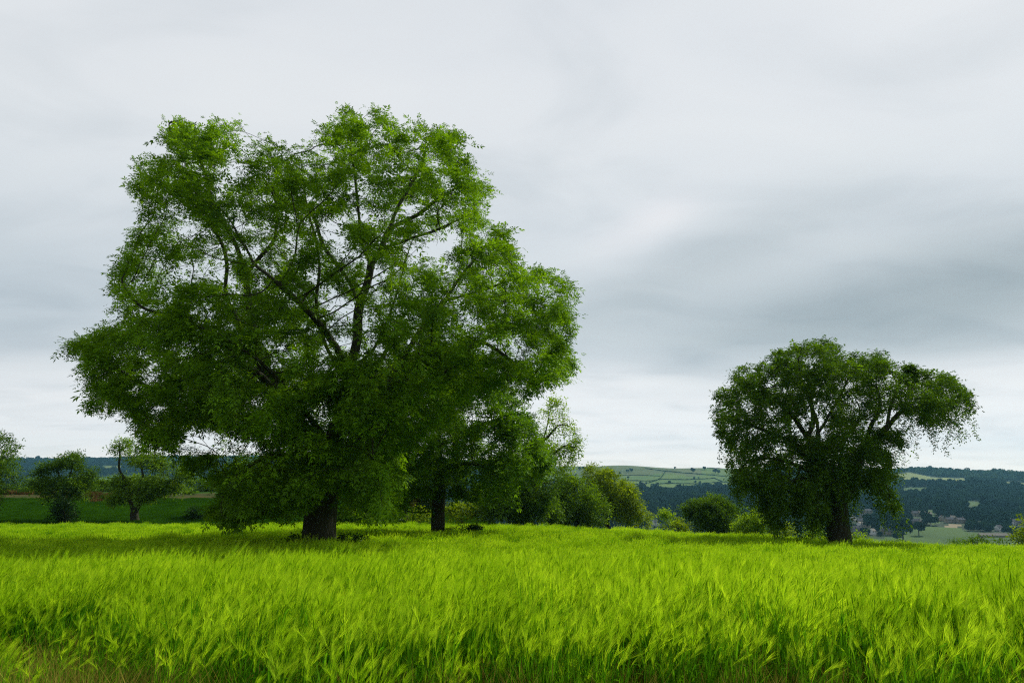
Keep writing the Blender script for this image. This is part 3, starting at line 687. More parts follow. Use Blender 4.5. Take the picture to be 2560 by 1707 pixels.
M_dry = crop_mat('barley_dry_leaf', (0.16, 0.13, 0.02), (0.44, 0.37, 0.07), 0.3, (1, 1, .8))
def ribbons(Pp, wd, wdir):
    """Pp (n,k,3) centre lines, wd (n,k) half widths, wdir (n,3)"""
    n, k, _ = Pp.shape; L_ = Pp - wdir[:, None, :] * wd[:, :, None]; R_ = Pp + wdir[:, None, :] * wd[:, :, None]
    V = np.stack([L_, R_], 2).reshape(-1, 3); b = (np.arange(n)[:, None] * k + np.arange(k - 1)[None, :]) * 2
    return V, np.stack([b, b + 1, b + 3, b + 2], -1).reshape(-1, 4)
def barley_clump(seed, n, R_, lod, dry=0.0):
    r = np.random.default_rng(seed); parts = []
    ang = r.random(n) * 6.283; rr = R_ * np.sqrt(r.random(n)); bx, by = rr * np.cos(ang), rr * np.sin(ang)
    h = np.clip(r.normal(0.74, 0.06, n), 0.5, 0.9); lean = r.normal(0.05, 0.06, n); lny = r.normal(0, 0.06, n)
    k = {0: 5, 1: 3, 2: 2}[lod]; s = np.linspace(0, 1, k)[None, :]
    st = np.stack([bx[:, None] + lean[:, None] * s ** 2, by[:, None] + lny[:, None] * s ** 2, h[:, None] * s * np.ones((n, 1))], -1)
    if lod == 2: st[:, 0, 2] = h * 0.35
    wa = r.random(n) * 6.283; wv = np.stack([np.cos(wa), np.sin(wa), 0 * wa], -1)
    w = {0: 0.0022, 1: 0.004, 2: 0.008}[lod]
    parts.append((*ribbons(st, np.full((n, k), w), wv), 0))
    if lod == 0: parts.append((*ribbons(st, np.full((n, k), w), np.stack([-wv[:, 1], wv[:, 0], 0 * wa], -1)), 0))
    # leaves
    nl = {0: 5, 1: 3, 2: 1}[lod]; kk = {0: 5, 1: 3, 2: 3}[lod]
    for q in range(nl):
        f = r.uniform(0.12, 0.8, n) if lod < 2 else r.uniform(.5, .85, n)
        z0 = h * f; a = r.normal(0.0, 1.3, n); ln = r.uniform(0.13, 0.27, n); s = np.linspace(0, 1, kk)[None, :]
        out = ln[:, None] * r.uniform(.2, .7, (n, 1)) * s ** 1.3; up = ln[:, None] * (1.2 * s - 0.9 * s ** 2.4 * r.uniform(.0, 1.3, (n, 1)))
        pp = np.stack([(bx + lean * f ** 2)[:, None] + out * np.cos(a)[:, None], (by + lny * f ** 2)[:, None] + out * np.sin(a)[:, None], z0[:, None] + up], -1)
        wdt = {0: 0.0042, 1: 0.006, 2: 0.011}[lod] * np.array([.8, 1, .9, .6, .05])[None, :kk] if kk == 5 else {0: .0042, 1: 0.006, 2: 0.012}[lod] * np.array([.8, 1, .1])[None]
        wv2 = np.stack([-np.sin(a), np.cos(a), r.normal(0, .5, n)], -1)
        V, Q = ribbons(pp, wdt * np.ones((n, 1)), wv2)
        isd = (f < 0.45) & (r.random(n) < dry)
        mi = np.repeat(np.where(isd, 2, 0), kk - 1)
        parts.append((V, Q, mi))
    # ears nod downwind; awns fan out beyond them
    top = st[:, -1]; dx = lean * 2 / h + r.normal(0.04, 0.2, n); dyy = lny * 2 / h + r.normal(0, 0.22, n)
    d = np.stack([dx, dyy, np.ones(n)], -1); d /= np.linalg.norm(d, axis=1)[:, None]
    nod = np.stack([r.gamma(0.8, 0.26, n) - .1, r.normal(0, .15, n), -r.random(n) * 0.25], -1)
    el_ = r.uniform(0.07, 0.10, n)[:, None]
    def along(t): return top + d * el_ * t + nod * el_ * 0.5 * t * t
    s = np.array([0, .3, .7, 1.0]); E_ = np.stack([along(t) for t in s], 1)
    ew = {0: 0.0055, 1: 0.008, 2: 0.012}[lod] * np.array([.4, 1, .9, .3])[None] * np.ones((n, 1))
    side = np.cross(d, [0.2, 1, 0.1]); side /= np.linalg.norm(side, axis=1)[:, None]; oth = np.cross(d, side)
    if lod < 2:
        parts.append((*ribbons(E_, ew, side), 1))
        if lod == 0: parts.append((*ribbons(E_, ew, oth), 1))
    na = {0: 24, 1: 8, 2: 4}[lod]; aw = {0: 0.0010, 1: 0.0022, 2: 0.006}[lod]
    for q in range(na):
        t = r.random(n)[:, None] * 0.95; o = along(t); tg = d + nod * t; ang = r.random(n)[:, None] * 6.283; sp = r.uniform(.04, .24, (n, 1))
        dv = tg + (side * np.cos(ang) + oth * np.sin(ang)) * sp; dv /= np.linalg.norm(dv, axis=1)[:, None]
        al = r.uniform(.08, .135, (n, 1)); wind = np.array([0.022, 0, -0.004])
        pts = np.stack([o, o + dv * al * .5 + wind * .3, o + dv * al + wind], 1)
        wv3 = np.cross(dv, r.normal(size=(n, 3))); wv3 /= np.linalg.norm(wv3, axis=1)[:, None]
        parts.append((*ribbons(pts, np.array([1, .8, .15])[None] * aw * np.ones((n, 1)), wv3), 1))
    V = []; Q = []; mi = []; b = 0
    for v, q, m_ in parts:
        V.append(v); Q.append(q + b); b += len(v); mi.append(np.full(len(q), m_) if np.isscalar(m_) else m_)
    return mesh_obj('barley_kind', np.vstack(V), [np.vstack(Q)], [M_blade, M_ear, M_dry], np.concatenate(mi))
def build_barley():
    r = np.random.default_rng(5)
    protos = [barley_clump(100 + i, 12, 0.15, 0, 0.75) for i in range(7)] + [barley_clump(200 + i, 40, 0.30, 1, 0.2) for i in range(6)] + [barley_clump(300 + i, 90, 0.55, 2) for i in range(5)]
    Pt, Ro, Sc, Ix = [], [], [], []
    trunks = [(P(318, 540, 34)[0], 34, .95), (P(437.5, 532, 52)[0], 52, .7), (P(838.5, 537, 55)[0], 55, 1.0)]
    for lod, y0, y1, dens, i0, i1 in ((0, 3.8, 13, 28, 0, 7), (1, 12.4, 32, 8, 7, 13), (2, 31, 90, 2.6, 13, 18)):
        n = int(1.20 * (y1 * y1 - y0 * y0) * dens); y = np.sqrt(r.uniform(y0 * y0, y1 * y1, n)); x = r.uniform(-1.20, 1.20, n) * y
        u = 512 + F / 1.033 * x / y
        cry = np.interp(u, cols, crY)
        k = y < cry + 1.0 + r.normal(0, .4, n)
        k &= y > 4.35 + 0.25 * np.sin(x * 1.7) + 0.15 * np.sin(x * 4.1 + 2) + r.normal(0, .08, n)
        bald = np.clip((0.0 - (x + 0.45 * y)) / 1.2 + 0.15, 0, 1) * np.clip((8.2 - y) / 2.0, 0, 1)      # thin corner of the crop
        k &= r.random(n) > bald * 0.86
        k &= (r.random(n) > 0.42 * np.clip((5.3 - y) / 1.1, 0, 1))
        if lod: k &= r.random(n) < 0.72 + 1.1 * np.array([mnoise.noise(Vector((a * .9, b * .5, 2))) for a, b in zip(x, y)])
        for tx, ty, tr_ in trunks: k &= np.hypot(x - tx, y - ty) > tr_
        x, y, bald = x[k], y[k], bald[k]; n = len(x); z = ground(x, y)
        gust = np.sin(x * .55 + y * .9 + 2 * np.sin(y * .13)) * .5 + np.sin(x * .21 - y * .37) * .5
        patch = np.array([mnoise.noise(Vector((a * .45, b * .45, 0))) for a, b in zip(x, y)])
        hgt = 1 + 0.05 * gust + 0.16 * patch + r.normal(0, 0.10 if lod < 2 else 0.14, n)
        edge = np.clip((5.6 - y) / 1.2, 0, 1); hgt = hgt * (1 - 0.18 * edge) * (1 - 0.30 * bald)
        sc = np.stack([np.ones(n) * r.uniform(.9, 1.15, n)] * 2 + [hgt * r.uniform(.94, 1.06, n)], -1)
        ro = np.stack([r.normal(0, .08, n), 0.06 * gust - 0.05 * np.clip(x / 8, -1, 1) + r.normal(0, .10, n), r.normal(0, .55, n)], -1)
        Pt.append(np.stack([x, y, z - 0.02], -1)); Ro.append(ro); Sc.append(sc); Ix.append(r.integers(i0, i1, n))
    o = scatter('barley', np.vstack(Pt), np.vstack(Ro), np.vstack(Sc), np.concatenate(Ix), protos, 'bright green bearded barley bending in the wind')
    o['category'] = 'barley'
    print('barley clumps', sum(map(len, Pt)))
build_barley()

# ------------------------------------------------------------------ the trees and shrubs beyond the barley
def bg_tree(name, label, cat, seed, depth, base_px, base_row, lobes, n, mat, R0, limbs=None, ln=0.42, nleaf=5.0, group=None, cl=1.6, thr=-0.12, gmin=0.4, pairs=1, bark=None, step=0.5, spread=1.1, tip=0.012):
    rng = np.random.default_rng(seed); n = int(n * 1.6)
    area = sum(l[2] * l[3] for l in lobes) * (depth / F) ** 2 * 2.2; tot = int(area * nleaf * 17 * (0.42 / ln) ** 2)
    A = attract_lobes(lobes, depth, n, rng, cl=cl, thr=thr, gmin=gmin)
    if limbs is None:
        l0 = lobes[0]; ztop = l0[1] + l0[3] * 0.2
        limbs = [[(base_px + (l0[0] - base_px) * .5, (base_row + ztop) / 2, 0), (l0[0], ztop, 0)]]
        for l in lobes[1:4]: limbs.append([(base_px + (l0[0] - base_px) * .3, base_row + (ztop - base_row) * .45, 0), ((base_px + l[0]) / 2, (ztop + l[1]) / 2 + 2, 0), (l[0], l[1], 0)])
    return make_tree(name, label, cat, seed, depth, base_px, A, limbs, R0, dict(ln=ln, pairs=pairs, lw=0.26, ll=0.6, droop=0.3, up=0.6), mat, bark or M_barkd,
                     group, step=step, kill=step * 1.2, tip=tip, total=tot, spread=spread, thin=0.045, base_row=base_row, flare=0.25, min_r=0.0)
LT = 'trees at the far edge of the field'
bg_tree('oak_tree', 'tall loose-crowned tree cut off by the left edge of the view', 'tree', 31, 95, -12, 520, [(-8, 452, 27, 22), (0, 476, 21, 18), (-14, 495, 20, 12)], 1300, M_mid, 0.4, group=LT)
bg_tree('hawthorn_tree', 'bushy tree with a two-part flat top in front of the orange bank', 'tree', 32, 100, 66, 520,
        [(52, 464, 13, 7), (70, 461, 15, 9), (38, 471, 8, 5), (84, 468, 5, 5), (45, 485, 17, 7), (68, 484, 20, 8), (86, 482, 10, 7), (50, 495, 15, 5), (75, 493, 15, 6), (93, 472, 4, 4)], 2000, M_mid, 0.36,
        [[(66, 508, 0), (63, 494, 0), (61, 480, 0), (56, 466, 0)], [(62, 490, 0), (69, 478, 0), (73, 464, 0)], [(65, 500, 0), (78, 488, 0), (90, 478, 0)], [(64, 500, 0), (52, 492, 0), (42, 486, 0)]], nleaf=7.5, thr=-.25, group=LT)
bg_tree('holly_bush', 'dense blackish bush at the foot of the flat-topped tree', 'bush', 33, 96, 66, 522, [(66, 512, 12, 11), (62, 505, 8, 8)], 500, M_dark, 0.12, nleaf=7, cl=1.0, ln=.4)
bg_tree('oak_tree', 'gnarled low-forked tree with an open crown and a bare topmost branch', 'tree', 34, 98, 136, 520,
        [(122, 446, 13, 11), (142, 456, 17, 10), (162, 463, 18, 10), (180, 471, 11, 11), (125, 480, 11, 7), (150, 485, 21, 10), (178, 490, 10, 8), (112, 499, 7, 5), (135, 495, 18, 6)], 2000, M_fresh, 0.5,
        [[(133, 510, 0), (130, 500, 0), (124, 490, 0), (125, 480, 0), (119, 468, 0), (120, 456, 0), (119, 442, 0)], [(135, 511, 0), (140, 500, 0), (138, 490, 0), (143, 478, 0), (140, 460, 0)],
         [(138, 504, 0), (148, 493, 0), (162, 485, 0), (175, 478, 0)], [(126, 493, 0), (114, 494, 0), (103, 502, 0)]], nleaf=9, thr=-0.3, group=LT)
bg_tree('holly_bush', 'small round dark bush on the grass right of the gnarled tree', 'bush', 35, 100, 194, 521, [(194, 513, 7.5, 7.5)], 300, M_dark, 0.1, nleaf=7, cl=1.0, ln=.4)
bg_tree('oak_tree', 'shaded tree half hidden behind the left skirts of the huge ash', 'tree', 36, 106, 264, 519, [(262, 478, 30, 20), (236, 488, 20, 15), (284, 490, 25, 16)], 1500, M_mid, 0.4, group=LT)
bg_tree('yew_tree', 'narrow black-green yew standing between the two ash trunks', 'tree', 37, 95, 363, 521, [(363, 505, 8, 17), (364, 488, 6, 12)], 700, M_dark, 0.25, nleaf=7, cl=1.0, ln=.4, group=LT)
bg_tree('holly_bush', 'little dark bush just right of the huge ash trunk', 'bush', 38, 97, 342, 521, [(342, 516, 8, 5.5)], 220, M_dark, 0.1, nleaf=7, cl=1.0, ln=.4)
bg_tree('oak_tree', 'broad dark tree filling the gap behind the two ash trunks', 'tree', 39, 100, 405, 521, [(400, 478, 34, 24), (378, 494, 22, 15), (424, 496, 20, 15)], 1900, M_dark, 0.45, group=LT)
for i, (lab, dp, bx, lo, m_) in enumerate([
    ('low shrub left of the slim ash trunk', 88, 388, [(388, 513, 15, 8)], M_mid), ('low yellowish shrub touching the slim ash trunk on its left', 87, 418, [(418, 514, 13, 7)], M_olive),
    ('green shrub just right of the slim ash trunk', 88, 462, [(462, 512, 18, 9), (455, 515, 12, 6)], M_olive), ('taller shrub under the right skirts of the smaller ash', 90, 490, [(490, 508, 17, 14)], M_mid),
    ('dense low shrub between the smaller ash and the round green tree', 83, 528, [(526, 512, 17, 10), (540, 510, 12, 12)], M_mid), ('dark upright shrub touching the round green tree on its left', 88, 551, [(551, 506, 12, 17)], M_mid)]):
    bg_tree('hazel_bush', lab, 'bush', 50 + i, dp, bx, 523, lo, 380, m_, 0.12, group='shrubs under the ash trees', nleaf=6)
bg_tree('sycamore_tree', 'dark bushy tree at the right end of the ash skirts', 'tree', 41, 84, 520, 524, [(510, 478, 28, 28), (532, 488, 24, 28), (549, 482, 12, 16), (505, 506, 24, 14)], 2900, M_mid, 0.4, thr=-.35, nleaf=8, group=LT)
bg_tree('ash_tree', 'thin pale-leaved tree showing sky through it at the right of the ash crowns', 'tree', 42, 96, 532, 524,
        [(554, 424, 18, 16), (570, 440, 14, 16), (545, 446, 14, 14), (574, 456, 10, 8), (558, 466, 14, 9), (556, 404, 8, 8)], 1500, M_lite, 0.4,
        [[(530, 505, 0), (532, 480, 0), (538, 455, 0), (546, 430, 0), (550, 410, 0)], [(535, 470, 0), (552, 455, 0), (565, 445, 0), (578, 448, 0)], [(545, 440, 0), (558, 425, 0), (570, 425, 0)]],
        nleaf=3.4, thr=-0.02, ln=.45, group=LT)
bg_tree('sycamore_tree', 'round green tree left of the tall yellow-green one on the field edge', 'tree', 43, 95, 577, 527, [(576, 497, 23, 23), (562, 510, 18, 14), (592, 508, 18, 17)], 2400, M_fresh, 0.35, nleaf=8.5, thr=-.3, group=LT)
bg_tree('lime_tree', 'yellow-green tree with a pointed top sloping down to the right', 'tree', 44, 108, 608, 529, [(602, 486, 20, 18), (593, 473, 9, 10), (616, 497, 21, 18), (630, 510, 15, 13), (644, 518, 9, 9)], 2600, M_olive, 0.4, nleaf=8.5, thr=-.3, group=LT)
bg_tree('sapling', 'slender pale sapling beside the white house in the gap', 'tree', 45, 95, 666, 532, [(666, 519, 5, 8), (663, 527, 8, 6)], 350, M_lite, 0.08, nleaf=5, ln=.4)
bg_tree('elder_bush', 'olive bush between the pale sapling and the dark dome tree', 'bush', 46, 98, 678, 533, [(679, 523, 10, 8)], 350, M_olive, 0.1, nleaf=6, ln=.4)
bg_tree('oak_tree', 'dense dark dome-shaped tree with a knobbly crown', 'tree', 47, 104, 712, 536, [(711, 515, 24, 20), (697, 515, 14, 16), (729, 521, 17, 15), (718, 507, 14, 10)], 2600, M_mid, 0.4, nleaf=9, ln=.36, cl=1.3, thr=-0.12, group=LT)
bg_tree('elder_bush', 'bright green bush right of the dark dome tree', 'bush', 48, 98, 754, 537, [(754, 521, 15, 13), (746, 527, 12, 10), (762, 526, 9, 9)], 900, M_lite, 0.14, nleaf=6)
for i, (lab, dp, bx, lo, m_) in enumerate([
    ('small green bush at the right end of the bright green one', 95, 769, [(769, 528, 7, 7)], M_mid), ('olive bush under the left drapes of the beech', 92, 785, [(785, 531, 7, 6)], M_olive),
    ('pale bush close to the left of the beech trunk', 80, 812, [(812, 532, 11, 6)], M_lite), ('low bright bush right of the beech trunk', 88, 862, [(860, 537, 8, 4.5), (870, 539, 7, 3.5)], M_lite),
    ('dark green bush top peeping over the barley at the right', 85, 975, [(973, 542, 11, 5), (982, 544, 8, 4)], M_mid), ('small bush top right of the larger one above the barley', 85, 998, [(998, 544, 7, 4)], M_mid),
    ('small blue-green bush top left of the dark pair above the barley', 150, 951, [(952, 543, 8, 3.5)], M_mid)]):
    bg_tree('hedge_bush', lab, 'bush', 60 + i, dp, bx, 545, lo, 330, m_, 0.12, group='bushes just over the crest', nleaf=6, gmin=0.1)
bg_tree('oak_tree', 'yellowish tree cut off by the right edge of the view', 'tree', 49, 84, 1030, 550, [(1029, 522, 9, 11), (1027, 537, 13, 10)], 800, M_olive, 0.3, nleaf=6)
for i, (lab, dp, bx, row, rx, ry, m_) in enumerate([
    ('low shrub on the bank at the far left', 150, 22, 491, 12, 5, M_mid), ('rounded shrub on the bank between the flat-topped and gnarled trees', 152, 108, 487, 15, 8, M_mid),
    ('low olive shrub behind the gnarled tree', 150, 128, 490, 14, 6, M_olive), ('shrub on the bank right of the gnarled tree', 152, 200, 485, 13, 8, M_mid),
    ('low dark shrub hiding the bank left of the flat-topped tree', 146, 36, 495, 13, 6, M_mid), ('dark shrub on the bank behind the flat-topped tree', 148, 84, 493, 15, 7, M_mid),
    ('wide dark shrub low on the bank behind the gnarled trunk', 146, 150, 495, 18, 6, M_mid), ('low fresh green shrub at the field side of the bank near the ash skirts', 144, 208, 497, 12, 5, M_fresh),
    ('bank shrub right behind the foot of the gnarled tree, its top pale green', 150, 138, 484, 16, 9, M_fresh), ('big dark shrub standing on the bank by the far-left cropped tree', 151, 30, 486, 17, 9, M_mid),
    ('tall dark shrub on the bank beside the crown of the flat-topped tree', 153, 92, 481, 12, 9, M_mid), ('wide dark shrub low on the bank next to the ash skirts', 143, 186, 496, 17, 6, M_mid),
    ('dark shrub behind the left skirts of the huge ash', 150, 222, 482, 13, 9, M_mid), ('shrub behind the crown edge of the gnarled tree', 150, 172, 489, 14, 6, M_olive)]):
    bg_tree('hawthorn_bush', lab, 'bush', 70 + i, dp, bx, row + 4, [(bx, row, rx, ry), (bx + 6, row + 3, rx * .8, ry * .7)], 420, m_, 0.12, group='shrubs on the brown bank', nleaf=5, ln=.7, step=.8, gmin=0.0)

for i, (lab, dp, bx, lo) in enumerate([
    ('dark nettles at the right foot of the huge ash trunk', 33.4, 352, [(344, 539, 10, 5), (362, 540, 16, 4)]), ('few nettles at the left foot of the huge ash trunk', 33.6, 296, [(296, 539, 9, 4.5)]),
    ('nettles strung out right of the slim ash trunk', 51.5, 455, [(452, 528, 12, 2.5), (470, 527, 14, 2)])]):
    bg_tree('nettle_clump', lab, 'weeds', 80 + i, dp, bx, 541, lo, 260, M_dark if i != 1 else M_mid, 0.02, group='weeds at the tree trunks', nleaf=7, ln=.16, step=.15, spread=.3, gmin=0.5, cl=.4, thr=-.3, tip=.004)
# rough growth on the bank and grass on the pasture
def tuft(seed, n, R_, h, w, mats):
    r = np.random.default_rng(seed); a = r.random(n) * 6.283; q = R_ * np.sqrt(r.random(n)); o = np.stack([q * np.cos(a), q * np.sin(a), 0 * a], -1)
    d = np.stack([r.normal(0.1, .3, n), r.normal(0, .3, n), np.ones(n)], -1) * (h * r.uniform(.5, 1.1, n))[:, None]
    pts = np.stack([o, o + d * .55, o + d + np.array([h * .15, 0, -h * .1])], 1); wa = r.random(n) * 6.283
    V, Q = ribbons(pts, np.array([1, .8, .1])[None] * w * np.ones((n, 1)), np.stack([np.cos(wa), np.sin(wa), 0 * wa], -1))
    return mesh_obj('tuft', V, [Q], mats)
M_grass = crop_mat('pasture_grass', (0.022, 0.075, 0.004), (0.055, 0.16, 0.008), 0.35)
M_brack = crop_mat('dead_bracken', (0.07, 0.045, 0.015), (0.22, 0.13, 0.045), 0.25, (1, 1, .8))
def build_pasture():
    r = np.random.default_rng(9); n = 16000
    y = np.sqrt(r.uniform(84 ** 2, 134 ** 2, n)); x = r.uniform(-.86, .06, n) * y; u = 512 + F / 1.033 * x / y
    k = (y > np.interp(u, cols, crY) + 1.2); x, y = x[k], y[k]; n = len(x); z = ground(x, y)
    pt = np.array([mnoise.noise(Vector((a * .08, b * .08, 3))) for a, b in zip(x, y)])
    sc = (1 + .5 * pt + r.normal(0, .12, n))[:, None] * np.ones((1, 3))
    scatter('grass', np.stack([x, y, z - .02], -1), np.stack([0 * x, 0 * x, r.random(n) * 6.28], -1), sc, r.integers(0, 4, n),
            [tuft(400 + i, 110, 0.75, 0.42, 0.018, M_grass) for i in range(4)], 'rough dark green grass between the barley and the bank')
    n = 5200; y = 4.1 + r.gamma(1.6, .55, n); x = r.uniform(-.88, .86, n) * y; left = np.clip((0.2 - (x + .45 * y)) / 1.3, 0, 1)
    k = (y < 8) & (r.random(n) < np.clip(.25 + .9 * left, 0, 1) * np.where(y > 5.6, left, 1)); x, y = x[k], y[k]; n = len(x); z = ground(x, y)
    scatter('dry_grass', np.stack([x, y, z - .01], -1), np.stack([r.normal(0, .15, n), r.normal(0, .15, n), r.random(n) * 6.28], -1), r.uniform(.6, 1.25, (n, 1)) * np.ones((1, 3)), r.integers(0, 5, n),
            [tuft(440 + i, 26, 0.14, 0.50, 0.0035, M_dry if i < 3 else M_blade) for i in range(5)], 'straw-coloured dead stalks along the near edge of the barley')
    n = 1900; y = r.uniform(131, 142, n); x = r.uniform(-.88, -.12, n) * y; z = ground(x, y)
    pt = np.array([mnoise.noise(Vector((a * .06, b * .2, 8))) for a, b in zip(x, y)]); k = pt > 0.05; x, y, z = x[k], y[k], z[k]; n = len(x)
    scatter('bracken', np.stack([x, y, z - .02], -1), np.stack([0 * x, 0 * x, r.random(n) * 6.28], -1), r.uniform(.6, 1.5, (n, 1)) * np.ones((1, 3)), r.integers(0, 4, n),
            [tuft(420 + i, 60, 0.7, 0.8, 0.04, M_brack if i < 3 else M_grass) for i in range(4)], 'orange-brown dead bracken on the bank')
build_pasture()

# ------------------------------------------------------------------ far woods and lone trees across the valley
def far_leaf(name, a, b):
    m = new_mat(name); t = m.node_tree; l = t.links.new
    g = N(t, 'ShaderNodeNewGeometry'); nz = N(t, 'ShaderNodeTexNoise', i_Scale=0.006, i_Detail=6.0, i_Roughness=.7); l(g.outputs['Position'], nz.inputs['Vector'])
    oi = N(t, 'ShaderNodeObjectInfo')
    f = math_n(t, 'ADD', math_n(t, 'MULTIPLY', math_n(t, 'SUBTRACT', nz.outputs[0], 0.4), 2.0), math_n(t, 'MULTIPLY', math_n(t, 'SUBTRACT', oi.outputs['Random'], .3), 0.55), clamp=True)
    d = N(t, 'ShaderNodeBsdfDiffuse'); l(mixc(t, f, a, b), d.inputs[0]); o = N(t, 'ShaderNodeOutputMaterial'); l(d.outputs[0], o.inputs[0]); return m
M_far = far_leaf('far_wood_leaf', (0.006, 0.024, 0.009), (0.045, 0.100, 0.026))
M_far_hazed = far_leaf('hazed_wood_leaf', (0.045, 0.10, 0.030), (0.13, 0.20, 0.06))  # far-wood leaf with distance haze put into its colour
M_farc = far_leaf('far_conifer', (0.006, 0.020, 0.010), (0.018, 0.040, 0.016))
def far_crown(seed, R_, H, conifer=False, nq=420, mat=None, name='crown'):
    """crown of many leaf clumps round a few boughs; base of the tree at the origin"""
    r = np.random.default_rng(seed)
    if conifer:
        t = r.random(nq) ** .8; a = r.random(nq) * 6.283; rr = R_ * .62 * (1 - t) * (0.5 + .5 * r.random(nq)) + .1
        C = np.stack([rr * np.cos(a), rr * np.sin(a), H * (.12 + 1.15 * t)], -1)
    else:
        L_ = [(0, 0, H * .60, R_ * .78)] + [(*(np.array([math.cos(q), math.sin(q)]) * R_ * .5), H * r.uniform(.42, .78), R_ * r.uniform(.35, .55)) for q in r.random(6) * 6.283]
        i = r.integers(0, 7, nq); v = r.normal(size=(nq, 3)); v /= np.linalg.norm(v, axis=1)[:, None]; v *= (0.75 + .3 * r.random((nq, 1)))
        L_ = np.array(L_); C = L_[i, :3] + v * L_[i, 3:4] * np.array([1, 1, .9]); C[:, 2] = np.maximum(C[:, 2], H * .12)
    s = R_ * r.uniform(.12, .26, nq)[:, None]; d = r.normal(size=(nq, 3)); d /= np.linalg.norm(d, axis=1)[:, None]
    e = np.cross(d, r.normal(size=(nq, 3))); e /= np.linalg.norm(e, axis=1)[:, None]
    V = np.stack([C - d * s, C + e * s * .7, C + d * s, C - e * s * .7], 1).reshape(-1, 3)
    return mesh_obj(name, V, [np.arange(len(V)).reshape(-1, 4)], mat or (M_farc if conifer else M_far))
C2 = lambda a, b: (520 + a * .119, 440 + b * .119)
C8 = lambda a, b: (800 + a * .0952, 460 + b * .0952)
VILLAGE = [
    (712, 556, 6.0, 8, None, None, 1, 'highest house of the village, behind the garden trees'), (665, 602, 6.0, -20, None, None, 2, 'stone house under the highest one'),
    (562, 632, 5.5, 60, 'w', None, 1, 'white-gabled house beside the beech trunk'), (640, 662, 6.0, 0, None, None, 1, 'stone house left of the terrace with white fronts'),
    (700, 645, 5.0, 12, 'w', None, 1, 'small white-fronted house at the middle of the village'), (752, 662, 5.5, -8, None, None, 1, 'stone house at the right of the small white-fronted one'),
    (628, 700, 3.2, 30, 'w', 'p', 0, 'tiny white outhouse at the left of the village'), (690, 702, 6.5, -10, None, 'p', 1, 'pale-roofed house in the lower village'),
    (598, 746, 8.5, 5, None, None, 2, 'long slate-roofed house near the beech trunk'), (548, 788, 7.5, -35, None, None, 1, 'lowest house of the village, by the foot of the beech'),
    (930, 648, 8.5, 10, None, None, 2, 'large stone house seen through the drooping beech branch'), (1008, 656, 5.5, -25, None, None, 1, 'stone house behind the tip of the drooping branch'),
    (1218, 582, 7.0, 0, None, None, 2, 'dark-roofed house left of the pair of pale-roofed barns'), (1288, 586, 6.0, 2, None, 'p', 0, 'left barn of the pale-roofed pair'), (1352, 592, 5.0, -4, None, 'p', 0, 'right barn of the pale-roofed pair'),
    (1215, 668, 9.0, -6, None, None, 2, 'long stone house right of the near-black round tree'), (1268, 676, 4.0, 40, None, None, 1, 'cottage leaning on the right end of the long stone house'),
    (1492, 632, 4.5, 70, None, None, 1, 'tall gabled house at the left of the upper hamlet'), (1572, 652, 7.5, 3, None, None, 1, 'low grey-roofed house in the middle of the upper hamlet'),
    (1622, 632, 5.5, -50, None, 'p', 2, 'tall pale house behind the others of the upper hamlet'), (1684, 655, 8.0, 12, None, None, 2, 'broad stone house at the right of the upper hamlet'),
    (902, 778, 6.8, -5, None, None, 1, 'cottage by the broad tree at the meadow edge'), (765, 778, 3.0, 10, 'w', 'p', 0, 'white shed below the spreading tree'),
    (2090, 738, 4.0, 5, 'w', None, 0, 'lone white cottage among the right-hand woods'), (2250, 672, 6.5, 3, 'w', None, 1, 'white-walled house among trees at the right'), (2318, 678, 5.5, -12, None, None, 1, 'stone house at the far right of the valley')]
def build_woods():
    r = np.random.default_rng(4); protos = [far_crown(500 + i, 6.0, 12.0) for i in range(7)] + [far_crown(520 + i, 5.0, 13.0, True, 260) for i in range(3)] + [far_crown(540 + i, 6.0, 11.0, False, 420, M_far_hazed) for i in range(4)]
    n = 170000; y = np.sqrt(r.uniform(860 ** 2, 3750 ** 2, n)); x = r.uniform(-.82, .84, n) * y; z = ground(x, y)
    u, v = PX_of(x, y, z)
    keep = np.ones(n, bool)
    for nm, pl in PATCH:
        for dv_ in (0.8, 0, -1.5, -3, -4.5):
            if nm != 'upA' or (dv_ > -2): keep &= ~inpoly(u, v + dv_, pl)
    for a, b, w, *_ in VILLAGE + [(2050, 802, 30)]:
        hx, hy = C8(a, b); keep &= ~((np.abs(u - hx) < w / 2 + 2.2) & (v > hy - 1.5) & (v < hy + 7))
    hx, hy = C2(1142, 712); keep &= ~((np.abs(u - hx) < 6) & (v > hy - 2) & (v < hy + 14))
    vil = (u > 845) & (v > 509) & (v < 529); keep &= ~(vil & (r.random(n) > 0.8))
    keep &= ~((u > 640) & (u < 672) & (v > 518) & (r.random(n) > .2))
    keep &= r.random(n) < np.clip(1.15 - (y - 1100) / 3000., 0.35, 1)
    x, y, z, u, v = x[keep], y[keep], z[keep], u[keep], v[keep]; n = len(x)
    sc = np.exp(r.normal(0, .2, n)) * (0.95 + (y - 1100) / 5200.); sc[(u > 845) & (v > 509)] *= .75; sc[y > 2850] *= .66
    con = np.array([mnoise.noise(Vector((a * .004, b * .004, 5))) for a, b in zip(x, y)]) > 0.30 + np.clip((y - 2300) / 1500., 0, .5)
    ix = np.where(con | (r.random(n) < .02), r.integers(7, 10, n), r.integers(0, 7, n))
    pale = (y > 2350) & (u > 800) & (r.random(n) < .75); ix = np.where(pale, r.integers(10, 14, n), ix)  # right skyline trees take the foliage colour lightened for haze
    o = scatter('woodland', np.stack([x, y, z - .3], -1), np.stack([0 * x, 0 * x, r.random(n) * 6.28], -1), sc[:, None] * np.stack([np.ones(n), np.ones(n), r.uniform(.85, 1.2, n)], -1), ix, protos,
                'dark woodland covering the far side of the valley')
build_woods()
